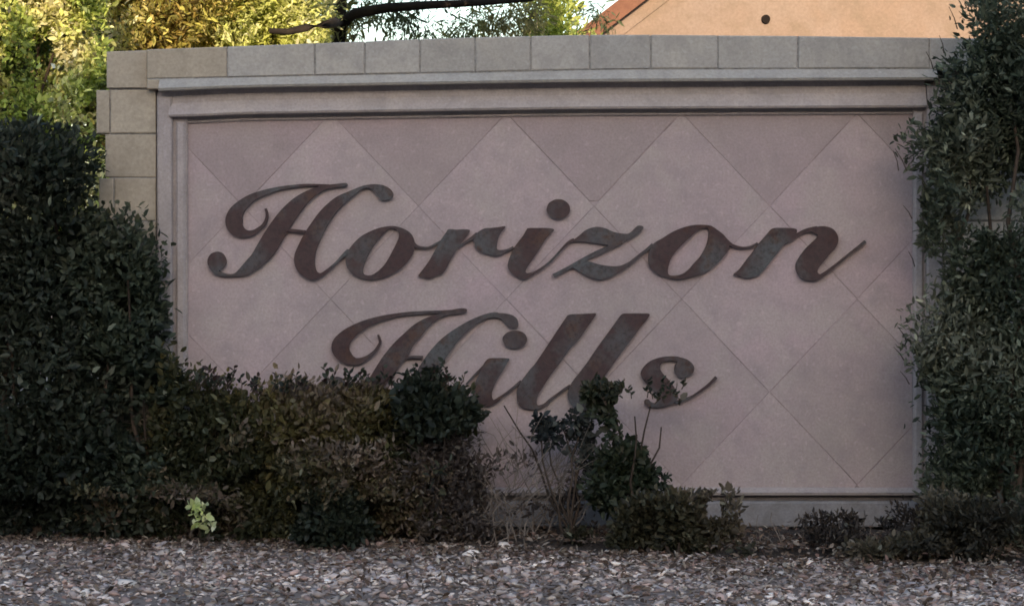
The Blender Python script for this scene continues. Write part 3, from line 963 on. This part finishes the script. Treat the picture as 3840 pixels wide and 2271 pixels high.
b0 = P(500, 2000, 9.87); b0.z = 0
s2 = plant('grey_shrub', 'round grey-green shrub between the tall left shrub and the framed panel', 'shrub', b0)
foliage('f', s2, [(470, 1880, 9.87, 240, 150, .09), (480, 1080, 9.86, 125, 240, 0.14), (430, 1330, 9.84, 190, 300, 0.17), (540, 1560, 9.84, 120, 200, 0.14), (330, 1000, 9.84, 130, 190, 0.14), (480, 1750, 9.82, 180, 220, 0.15), (600, 1640, 9.84, 100, 230, 0.13)],
        17000, 0.038, 0.020, GREY[:3] + [(0.09, 0.085, 0.05)], 12, gap=-0.55, ymax=-0.06, shell=0.42)
shrub_stems(s2, b0, [P(480, 1050, 9.76), P(400, 1250, 9.75), P(540, 1500, 9.74)], 0.016)

# low hedge across the foot of the panel
b0 = P(1100, 2010, 9.72); b0.z = 0
s3 = plant('low_hedge', 'low olive hedge hiding the foot of the capital letter in the lower line', 'hedge', b0)
spots = []
for i in range(70):
    px = random.uniform(690, 1740)
    py = np.interp(px, [690, 800, 1000, 1200, 1400, 1520, 1600, 1700, 1760], [1440, 1440, 1475, 1450, 1440, 1450, 1430, 1430, 1500]) + random.uniform(-5, 25)
    spots.append((px, py, 9.72 + random.uniform(-.08, .08), random.uniform(.02, .10), random.uniform(-.6, .6)))
ex = sprigs(s3, spots, 31, DARK[:3] + [(0.05, 0.03, 0.025)])
foliage('f', s3, [(760, 1662, 9.82, 150, 210, 0.14), (930, 1672, 9.81, 160, 190, 0.15), (1130, 1662, 9.80, 170, 200, 0.16), (1340, 1652, 9.80, 170, 205, 0.16), (1520, 1622, 9.80, 130, 165, 0.14), (1660, 1562, 9.82, 110, 130, 0.12),
                  (740, 1882, 9.76, 190, 170, 0.17), (1000, 1882, 9.74, 200, 170, 0.18), (1260, 1872, 9.74, 190, 180, 0.18), (1480, 1822, 9.76, 150, 160, 0.15), (1180, 1982, 9.68, 160, 90, 0.14), (860, 1972, 9.70, 220, 80, 0.14), (1450, 1962, 9.68, 200, 80, 0.14), (680, 1982, 9.74, 120, 80, 0.12), (880, 1902, 9.70, 110, 110, 0.12), (1460, 1922, 9.70, 120, 90, 0.12), (640, 1622, 9.82, 70, 230, 0.09)],
        42000, 0.034, 0.018, OLIVE, 13, gap=-0.55, fleck=0.03, lumpy=.24, ymax=-0.06, shell=0.42, extra=ex, patch_f=4.2)
foliage('f', s3, [(760, 1900, 9.86, 260, 120, .08), (1100, 1910, 9.82, 240, 110, .08), (1400, 1920, 9.8, 220, 110, .08), (720, 1800, 9.69, 160, 170, 0.17), (900, 1820, 9.65, 190, 170, 0.17), (1120, 1830, 9.65, 190, 160, 0.17), (1340, 1820, 9.65, 180, 170, 0.17), (1520, 1800, 9.67, 150, 170, 0.15), (1000, 1960, 9.61, 380, 70, 0.14), (1450, 1970, 9.59, 220, 60, 0.13), (300, 1930, 9.65, 260, 110, 0.13)],
        21000, 0.030, 0.014, [(0.05, 0.05, 0.026), (0.085, 0.078, 0.036), (0.13, 0.10, 0.055), (0.16, 0.115, 0.085), (0.20, 0.15, 0.11), (0.28, 0.23, 0.18)], 26, gap=-0.15, ymax=-0.06, fleck=.05, lumpy=.3, patch_f=6)
for px in (760, 900, 1050, 1200, 1350, 1500, 1620):
    bb = P(px + random.uniform(-30, 30), 2010, 9.82); bb.z = 0
    for k in range(2):
        limb('stem', bb, P(px + random.uniform(-130, 130), 1560 + random.uniform(-60, 90), 9.72), 0.010, 0.003, s3, n=6, wob=0.09)

b0 = P(1600, 2020, 9.66); b0.z = 0
s3b = plant('dark_shrub', 'dark leafy clump at the right end of the low hedge, over the letter i', 'shrub', b0)
spots = [(1590 + random.uniform(-70, 110), 1465 + random.uniform(-30, 50), 9.68, random.uniform(.02, .07), random.uniform(-.6, .6)) for _ in range(16)]
ex = sprigs(s3b, spots, 35, DARK[:3])
foliage('f', s3b, [(1600, 1500, 9.68, 80, 65, .08), (1680, 1530, 9.68, 60, 45, .06), (1560, 1560, 9.64, 90, 100, .10), (1760, 1545, 9.68, 50, 30, .05), (1640, 1600, 9.66, 90, 70, .08), (1580, 1700, 9.64, 80, 130, .09)], 3800, 0.036, 0.021, DARK[:3] + [(0.09, 0.08, 0.04)], 23, gap=-.15, extra=ex, lumpy=.4, fuzz=.35, shell=.6, ymax=-.06)
shrub_stems(s3b, b0, [P(1620, 1500, 9.66), P(1690, 1530, 9.67), P(1560, 1560, 9.65)], 0.009)
b0 = P(1260, 2040, 9.52); b0.z = 0
s3c = plant('dark_shrub', 'round near-black shrub low in front of the hedge middle', 'shrub', b0)
foliage('f', s3c, [(1250, 1930, 9.58, 110, 95, 0.10), (1310, 1980, 9.56, 80, 60, 0.09), (1180, 1990, 9.58, 80, 50, 0.09)], 5200, 0.030, 0.018, [(0.012, 0.016, 0.011), (0.022, 0.028, 0.018), (0.035, 0.042, 0.026)], 24, gap=-.7, lumpy=.25, fleck=.005)
shrub_stems(s3c, b0, [P(1250, 1900, 9.5), P(1310, 1950, 9.5)], 0.008)

# leafless twigs between the hedge and the small bush
b0 = P(1910, 2040, 9.68); b0.z = 0
s4 = plant('bare_shrub', 'leafless pale twiggy shrub in front of the panel below the letter l', 'shrub', b0)
for i in range(30):
    a = Vector((b0.x + random.uniform(-.28, .22), b0.y + random.uniform(-.08, .06), 0))
    t = P(random.uniform(1560, 2240), random.uniform(1560, 1900), 9.72 + random.uniform(-.08, .1))
    st = limb('stem', a, t, 0.0040, 0.0010, s4, 'twig', n=8, wob=0.20)
    for k in range(3):
        pts = limb_pts(a.lerp(t, random.uniform(.35, .9)), t + Vector((random.uniform(-.14, .14), random.uniform(-.05, .03), random.uniform(-.08, .14))), 4, .08)
        vs, fs = tube(pts, [.0022, .0018, .0014, .0009], 4)
        tw = mesh_obj('twig', vs, fs, M['twig'])
        child(tw, s4)
foliage('f', s4, [(1620, 1760, 9.72, 170, 150, .16), (1800, 1900, 9.7, 260, 80, .16), (2050, 1930, 9.66, 230, 60, .16), (1700, 1960, 9.62, 200, 60, .14), (1640, 1650, 9.74, 140, 120, .1), (1900, 1990, 9.6, 420, 45, .16), (1900, 1800, 9.72, 330, 120, .1), (1700, 1850, 9.7, 150, 150, .12)], 8200, 0.028, 0.012, [(0.035, 0.026, 0.022), (0.075, 0.055, 0.045), (0.12, 0.095, 0.08), (0.2, 0.165, 0.14)], 14, gap=0.0, ymax=-0.06, fleck=.03)

# small upright bush in front of the second l / s
b0 = P(2390, 2070, 9.5); b0.z = 0
s5 = plant('small_bush', 'small upright dark bush in front of the letter s', 'bush', b0)
spots = [(2300 + random.uniform(-60, 260), 1480 + random.uniform(-40, 40), 9.62, random.uniform(.02, .06), random.uniform(-.6, .6)) for _ in range(16)]
ex = sprigs(s5, spots, 33, DARK[:3])
foliage('f', s5, [(2330, 1520, 9.66, 95, 80, .10), (2430, 1490, 9.66, 110, 75, .10), (2480, 1545, 9.66, 90, 70, .10), (2360, 1640, 9.64, 80, 120, .11), (2340, 1760, 9.62, 90, 90, .11), (2290, 1840, 9.60, 90, 70, .11), (2420, 1800, 9.60, 70, 80, .10),
                  (2240, 1480, 9.70, 60, 50, .06)],
        5600, 0.034, 0.019, [(0.020, 0.026, 0.015), (0.03, 0.042, 0.022), (0.055, 0.058, 0.032), (0.10, 0.085, 0.06)], 15, gap=-0.3, ymax=-0.05, shell=0.6, extra=ex, lumpy=.3)
for t in ((2380, 1560), (2440, 1520), (2310, 1560), (2340, 1700), (2480, 1600)):
    limb('stem', b0 + Vector((random.uniform(-.04, .04), 0, 0)), P(t[0], t[1], 9.65), 0.009, 0.003, s5, n=7, wob=.06)

# leafy side branch reaching left under the letters
b0 = P(2150, 2040, 9.6); b0.z = 0
s6 = plant('slender_shrub', 'thin branching shrub with few dark leaves below the double l', 'shrub', b0)
tips = [(1890, 1520), (2030, 1560), (2110, 1600), (2180, 1560), (2060, 1680), (2200, 1650)]
for t in tips: limb('stem', b0, P(t[0], t[1], 9.72), 0.008, 0.003, s6, n=7, wob=.08)
foliage('f', s6, [(1885, 1520, 9.72, 60, 26, .05), (1925, 1555, 9.72, 26, 40, .04), (2030, 1580, 9.72, 36, 50, .05), (2060, 1630, 9.7, 70, 50, .06), (2150, 1570, 9.7, 70, 40, .06), (2190, 1640, 9.7, 50, 40, .05), (2200, 1720, 9.68, 60, 40, .05), (2240, 1790, 9.66, 60, 30, .05)],
        820, 0.034, 0.019, [(0.02, 0.024, 0.024), (0.045, 0.05, 0.045), (0.09, 0.09, 0.075)], 16, gap=-0.3, ymax=-0.05, shell=.5)

# low spreading shrub at the lower right
b0 = P(2560, 2095, 9.35); b0.z = 0
s7 = plant('low_shrub', 'low dark spreading shrub at the bed edge under the small upright bush', 'shrub', b0)
foliage('f', s7, [(2400, 1960, 9.42, 170, 110, .17), (2560, 1960, 9.40, 150, 110, .17), (2690, 1980, 9.38, 110, 100, .15), (2750, 2020, 9.36, 60, 90, .12), (2480, 2030, 9.33, 220, 60, .14), (2680, 1880, 9.45, 60, 40, .08), (2230, 2010, 9.5, 110, 60, .12)],
        7000, 0.034, 0.017, [(0.025, 0.026, 0.016), (0.05, 0.048, 0.026), (0.09, 0.075, 0.042), (0.15, 0.12, 0.085)], 17, gap=-0.1, ymax=-0.06, shell=.45, lumpy=.32, fleck=.03)
shrub_stems(s7, b0, [P(2420, 1940, 9.42), P(2560, 1920, 9.4), P(2680, 1940, 9.4), P(2740, 2000, 9.38)], 0.009)

# tall shrub at the right end
b0 = P(3740, 2110, 9.5); b0.z = 0
s8 = plant('tall_bush', 'tall grey-green bush overlapping the right end of the wall', 'bush', b0)
spots = [(3370, 640, 9.66, .09, -.3), (3400, 640, 9.66, .10, -.5), (3420, 820, 9.66, .06, -.7), (3400, 1280, 9.64, .07, -.6), (3390, 1350, 9.64, .06, -.8), (3410, 1440, 9.64, .06, -.7), (3430, 1000, 9.64, .07, -.4), (3500, 260, 9.66, .08, -.4), (3540, 200, 9.66, .08, -.3), (3590, 110, 9.66, .1, -.4), (3620, 60, 9.66, .1, -.5)]
ex = sprigs(s8, spots, 34, GREY[:3])
foliage('f', s8, [(3720, 120, 9.6, 130, 210, .2), (3660, 350, 9.6, 165, 170, .2), (3640, 640, 9.6, 170, 240, .22), (3600, 560, 9.66, 190, 120, .14), (3760, 900, 9.58, 200, 330, .25), (3660, 950, 9.62, 130, 170, .14), (3590, 1280, 9.6, 190, 210, .2), (3700, 1500, 9.56, 250, 300, .25),
                  (3880, 500, 9.6, 160, 600, .25), (3880, 1500, 9.55, 170, 500, .25), (3560, 1480, 9.6, 110, 160, .15), (3760, 1850, 9.5, 200, 200, .22), (3620, 1800, 9.55, 150, 150, .16), (3800, 1960, 9.45, 180, 100, .2), (3480, 880, 9.66, 36, 240, .07), (3720, 700, 9.6, 160, 300, .2), (3610, 820, 9.62, 110, 140, .13), (3640, 1080, 9.62, 120, 160, .14)],
        48000, 0.036, 0.0135, GREY, 18, gap=-0.33, fleck=0.06, lumpy=.24, ymax=-0.055, shell=0.45, gap_f=11, patch_f=7)
shrub_stems(s8, b0, [P(3700, 700, 9.6), P(3620, 500, 9.62), P(3760, 200, 9.6), P(3600, 1100, 9.62), P(3820, 900, 9.58)], 0.022)

b0 = P(3640, 2120, 9.2); b0.z = 0
s9 = plant('dry_brush', 'low brownish brush at the foot of the tall right bush', 'brush', b0)
foliage('f', s9, [(3560, 1960, 9.28, 120, 100, .16), (3700, 1980, 9.22, 150, 110, .18), (3850, 2000, 9.2, 140, 120, .18), (3470, 2040, 9.22, 130, 40, .12), (3300, 2060, 9.2, 160, 26, .1)],
        8200, 0.032, 0.014, [(0.045, 0.04, 0.028), (0.085, 0.075, 0.048), (0.14, 0.115, 0.078), (0.22, 0.185, 0.14), (0.34, 0.30, 0.24)], 19, gap=-0.4, ymax=-0.06)
shrub_stems(s9, b0, [P(3560, 1900, 9.28), P(3700, 1890, 9.25), P(3820, 1900, 9.22)], 0.008)

b0 = P(3050, 2080, 9.3); b0.z = 0
s9b = plant('dry_scrub', 'sparse dry brown scrub in front of the bare stretch of plinth', 'scrub', b0)
foliage('f', s9b, [(2860, 2010, 9.45, 130, 45, .16), (3080, 2020, 9.42, 170, 40, .18), (3300, 2010, 9.4, 150, 60, .18), (3420, 1960, 9.4, 90, 70, .14), (2780, 1930, 9.5, 60, 60, .1), (3180, 1950, 9.5, 200, 24, .1)],
        3600, 0.026, 0.010, [(0.022, 0.018, 0.014), (0.05, 0.038, 0.03), (0.09, 0.07, 0.055), (0.17, 0.14, 0.115)], 25, gap=0.0, ymax=-.06, fleck=.03)
for k in range(26):
    a = P(random.uniform(2760, 3460), 2060, 9.35 + random.uniform(0, .25)); a.z = 0.02
    limb('stem', a, a + Vector((random.uniform(-.08, .08), random.uniform(-.04, .04), random.uniform(.05, .17))), 0.0028, 0.001, s9b, 'twig', n=4, wob=.2)

# small sprig near the left, pale leaf colour stands in for a sun patch
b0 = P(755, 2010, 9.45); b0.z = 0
s10 = plant('painted_sun_sprig', 'small sprig low in front of the hedge, sunlight painted into its yellow-green leaves', 'painted_sun_sprig', b0)
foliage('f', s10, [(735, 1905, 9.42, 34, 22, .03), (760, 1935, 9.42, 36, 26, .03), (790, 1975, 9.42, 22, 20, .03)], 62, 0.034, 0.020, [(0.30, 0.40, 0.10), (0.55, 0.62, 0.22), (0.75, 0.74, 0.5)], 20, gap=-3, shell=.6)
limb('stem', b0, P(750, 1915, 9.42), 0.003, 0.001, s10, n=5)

# --- behind the wall, in sunlight
def back_shrub(name, label, px, blobs, n, pal, seed, d, ln=0.045, wd=0.022, cat='shrub', group=None, gap=-.45, tops=None, **kw):
    b0 = P(px, 1000, d); b0.z = 0
    o = plant(name, label, cat, b0, group)
    foliage('f', o, blobs, n, ln, wd, pal, seed, gap=gap, **kw)
    shrub_stems(o, b0, [P(a, c, d) for a, c in (tops or [(px - 60, 300), (px + 50, 200), (px, 100)])], 0.025)
    return o


back_shrub('leafy_bush', 'sunlit yellow-green bush behind the left end of the wall', 150,
           [(120, 180, 11.6, 260, 330, .42), (-150, 200, 11.7, 260, 420, .42), (290, 40, 11.7, 120, 240, .3), (200, 450, 11.55, 190, 240, .36), (330, 330, 11.7, 60, 130, .2), (60, -150, 11.7, 300, 250, .4), (0, 800, 11.7, 420, 300, .4)], 44000, LITG, 41, 11.7, 0.037, 0.019, 'bush', gap_f=10, patch_f=9, gap=-0.12, spread=.4, fleck=.08)
back_shrub('brown_bush', 'sunlit brown and olive bush behind the wall top', 600,
           [(560, 80, 12.9, 220, 200, .45), (420, 120, 12.8, 120, 200, .3), (760, 40, 13.0, 180, 190, .42), (460, -120, 13.0, 260, 170, .45), (700, -160, 13.0, 260, 180, .45), (620, 400, 13, 250, 330, .45)], 27000, LITB, 42, 13.0, 0.043, 0.015, 'bush', gap_f=9, gap=-.2, spread=.4, fleck=.06, patch_f=8)
back_shrub('yellow_bush', 'sunlit yellow-green bush between the brown bush and the tree trunk', 1000,
           [(960, 70, 13.2, 190, 170, .42), (1120, 60, 13.3, 130, 130, .36), (900, -130, 13.2, 220, 180, .42), (1000, 350, 13.3, 240, 250, .4), (1150, 190, 13.3, 110, 80, .3)], 25000, LITY, 43, 13.3, 0.043, 0.015, 'bush', gap_f=9, gap=-.2, spread=.35, fleck=.06, patch_f=8)
back_shrub('green_bush', 'sunlit green bush between the sky gap and the house gable', 2090,
           [(2080, 60, 15.0, 90, 150, .35), (2110, 170, 15.0, 120, 90, .35), (2060, -120, 15.0, 130, 150, .35), (2080, 400, 15.0, 170, 250, .4), (2000, 150, 15, 60, 50, .25)], 8000, LITG[1:4], 44, 15.0, 0.05, 0.018, 'bush', gap_f=7)

back_shrub('gap_shade_bush', 'added deep green bush filling the gaps, its dark leaves painting the inner shade of the sunlit bushes', 450,  # added bush, dark leaf colours stand in for shade inside the others
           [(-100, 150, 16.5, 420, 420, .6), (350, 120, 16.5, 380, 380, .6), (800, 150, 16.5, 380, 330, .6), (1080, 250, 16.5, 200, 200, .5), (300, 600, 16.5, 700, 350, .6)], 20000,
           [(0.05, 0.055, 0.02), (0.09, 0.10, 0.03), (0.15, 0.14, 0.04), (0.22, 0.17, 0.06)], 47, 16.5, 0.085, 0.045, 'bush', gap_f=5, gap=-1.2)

# feathery tree over the sky gap
TD = 14.0
b0 = P(1272, 1000, TD); b0.z = 0
tree = plant('feathery_tree', 'tree with shade-painted dark trunk and fine drooping leaves against the bright sky', 'tree', b0)
pts = [Vector((b0.x - .05, b0.y, 0)), P(1278, 500, TD), P(1272, 200, TD), P(1270, 60, TD), P(1285, -250, TD), P(1240, -800, TD)]
vs, fs = tube(pts, [0.09, 0.065, 0.055, 0.052, 0.045, 0.02], 10)
child(mesh_obj('trunk', vs, fs, M['shade_bark'], smooth=True), tree)
def branch(pp, r0, r1):
    pts = [P(a, c, d) for a, c, d in pp]
    rad = [r0 + (r1 - r0) * i / (len(pts) - 1) for i in range(len(pts))]
    vs, fs = tube(pts, rad, 6)
    child(mesh_obj('branch', vs, fs, M['shade_bark'], smooth=True), tree)
branch([(1275, 80, 14.0), (1255, 86, 13.2), (1225, 92, 12.7), (1150, 104, 12.6), (1080, 120, 12.55), (1010, 116, 12.55)], 0.036, 0.016)
branch([(1278, 95, 14.0), (1330, 52, 13.7), (1450, 30, 13.6), (1600, 20, 13.6), (1800, 10, 13.6), (1990, -4, 13.7), (2150, -60, 14)], 0.04, 0.014)
branch([(1450, 24, 14.0), (1520, 70, 14.05), (1570, 110, 14.1), (1560, 160, 14.1)], 0.010, 0.004)
branch([(1800, 4, 14.0), (1850, 60, 14.0), (1830, 120, 14.0)], 0.008, 0.003)
branch([(1285, -200, 14.0), (1500, -350, 14.2), (1800, -480, 14.4), (2100, -560, 14.4)], 0.04, 0.014)
branch([(1280, -150, 14.0), (1050, -330, 13.9), (800, -480, 13.8)], 0.04, 0.014)
foliage('f', tree, [(1360, 60, 14.0, 90, 90, .25), (1450, 60, 14.0, 120, 100, .3), (1600, 60, 14.0, 150, 110, .3), (1760, 60, 14.0, 150, 110, .3), (1900, 60, 14.0, 140, 110, .3), (1560, 120, 14.0, 160, 60, .3), (1850, 130, 14.0, 150, 60, .3),
                    (1320, 110, 14, 70, 60, .25), (2000, 40, 14.0, 100, 90, .3), (2250, 60, 14.1, 80, 70, .25), (1200, 10, 13.9, 120, 40, .3)],
        2900, 0.058, 0.011, [(0.07, 0.085, 0.04), (0.13, 0.16, 0.07), (0.20, 0.21, 0.08), (0.30, 0.27, 0.12)], 45, gap=-0.25, shell=.5, droop=0.7, up=0, gap_f=14, fleck=.05)
foliage('f', tree, [(1330, -300, 12.5, 300, 170, .3), (1700, -310, 12.5, 330, 170, .3), (2000, -330, 12.5, 260, 170, .3)], 9000, 0.07, 0.016, LITG, 48, gap=-.7, droop=.5, fuzz=.03, lumpy=.12)  # unseen crown leaves added above the frame to shade the branches
foliage('f', tree, [(1300, -480, 14, 500, 260, .9), (1750, -560, 14.2, 450, 240, .8), (850, -500, 13.8, 350, 220, .8), (1300, -800, 14, 400, 300, .9)], 9000, 0.075, 0.014, LITG, 46, gap=-.4, droop=.5)

# ------------------------------------------------------------------ gravel, stones, dead leaves
def rock_template(seed, sub=1):
    r = np.random.default_rng(seed)
    bm = bmesh.new()
    bmesh.ops.create_icosphere(bm, subdivisions=1, radius=1.0)
    v = np.array([tuple(x.co) for x in bm.verts])
    f = np.array([[x.index for x in fc.verts] for fc in bm.faces])
    bm.free()
    v *= (1 + r.uniform(-0.36, 0.30, (len(v), 1)))
    v *= np.array([1.0, r.uniform(.5, .9), r.uniform(.25, .5)])
    return v, f


temps = [rock_template(100 + i) for i in range(8)]
ST = np.array([2.20, 2.00, 1.86]) * np.array([(0.26, 0.23, 0.215), (0.20, 0.175, 0.165), (0.33, 0.30, 0.28), (0.15, 0.12, 0.11), (0.24, 0.18, 0.16), (0.42, 0.39, 0.36), (0.19, 0.18, 0.19), (0.12, 0.10, 0.09)])
STW = np.array([.2, .17, .16, .14, .11, .10, .08, .04])
r = np.random.default_rng(55)


def scatter_xy(n, y_near=-2.35):
    x = r.uniform(-2.75, 2.75, n)
    fy = np.array([foot_y(a) for a in x])
    y = y_near + (fy + 0.02 + np.abs(r.normal(0, 0.06, n)) - y_near) * r.uniform(0, 1, n) ** 0.9
    p = np.stack([x, y * 1.6, y * 0], 1)
    bare = hsum(p, 5.5, 77) + 0.6 * hsum(p, 15, 78) < -0.45        # patches of bare dirt
    keep = ~bare | (r.uniform(0, 1, n) < 0.62)
    return x[keep], y[keep]


# loose gravel mass
x, y = scatter_xy(19000)
n = len(x)
sz = np.clip(r.lognormal(math.log(0.0102), 0.55, n), 0.004, 0.032)
VV, FF, CC = [], [], []
off = 0
for i in range(n):
    tv, tf = temps[i % 8]
    a = r.uniform(0, 6.28); ca, sa = math.cos(a), math.sin(a)
    v = tv * sz[i]
    tl = r.uniform(-.5, .5)
    w = np.stack([v[:, 0] * ca - v[:, 1] * sa, v[:, 0] * sa + v[:, 1] * ca, v[:, 2] + v[:, 0] * tl], 1)
    w += np.array([x[i], y[i], sz[i] * 0.25])
    VV.append(w); FF.append(tf + off); off += len(tv)
    c = ST[r.choice(8, p=STW)] * r.uniform(.65, 1.25) * (1.0 + 0.28 * math.sin(x[i] * 3.1 + 1) * math.sin(y[i] * 5.3 + x[i] * 1.7))
    CC.append(np.repeat(c[None], len(tv), 0))
me = fast_mesh('gravel', np.concatenate(VV), np.concatenate(FF), np.concatenate(CC), M['stone'])
go = bpy.data.objects.new('gravel', me); COL.objects.link(go)
tag(go, 'loose grey and brown gravel chips covering the foreground', 'gravel', kind='stuff')

# bigger stones, one object each, parts of the ground
tm = []
for i in range(8):
    for k in range(3):
        tv, tf = temps[i]
        c = ST[[0, 2, 5, 4, 1, 3, 6, 2][(i + 3 * k) % 8]] * (0.9 + 0.15 * k)
        tm.append(fast_mesh('stone', tv, tf, np.repeat(c[None], len(tv), 0), M['stone']))
x, y = scatter_xy(380)
for i in range(min(298, len(x))):
    o = bpy.data.objects.new('stone', tm[r.integers(len(tm))])
    COL.objects.link(o)
    s = float(np.clip(r.lognormal(math.log(0.026), 0.30), 0.018, 0.05))
    o.location = (x[i], y[i], s * 0.28)
    o.scale = (s, s, s)
    o.rotation_euler = (r.uniform(-.3, .3), r.uniform(-.3, .3), r.uniform(0, 6.28))
    o.parent = ground

# dead leaves and bark chips
n = 13000
x = r.uniform(-2.75, 2.75, n)
fy = np.array([foot_y(a) for a in x])
y = fy + r.normal(0.02, 0.30, n)
y = np.where(r.uniform(0, 1, n) < .45, r.uniform(-2.2, -.1, n), y)
ok = y < -0.085
x, y = x[ok], y[ok]; n = len(x)
z = np.where(y > fy[ok], 0.045, 0.016) + r.uniform(0, .012, n)
dd = r.normal(size=(n, 3)); dd[:, 2] *= .35
nn = r.normal(size=(n, 3)) * .45 + np.array([0, 0, 1])
pal = np.array([(0.20, 0.14, 0.10), (0.30, 0.24, 0.19), (0.13, 0.085, 0.06), (0.42, 0.36, 0.29), (0.09, 0.065, 0.05), (0.24, 0.15, 0.12)])
col = pal[r.choice(6, n, p=[.25, .2, .2, .07, .18, .1])] * r.uniform(.7, 1.25, (n, 1))
v, f, c = leaf_mesh(np.stack([x, y, z], 1), dd, nn, r.uniform(.02, .045, n), r.uniform(.008, .02, n), col)
v[:, 2] = np.maximum(v[:, 2], 0.008)
me = fast_mesh('leaf_litter', v, f, c, M['litter'])
lo = bpy.data.objects.new('leaf_litter', me); COL.objects.link(lo)
tag(lo, 'dry brown leaf litter scattered along the bed edge', 'leaf litter', kind='stuff')
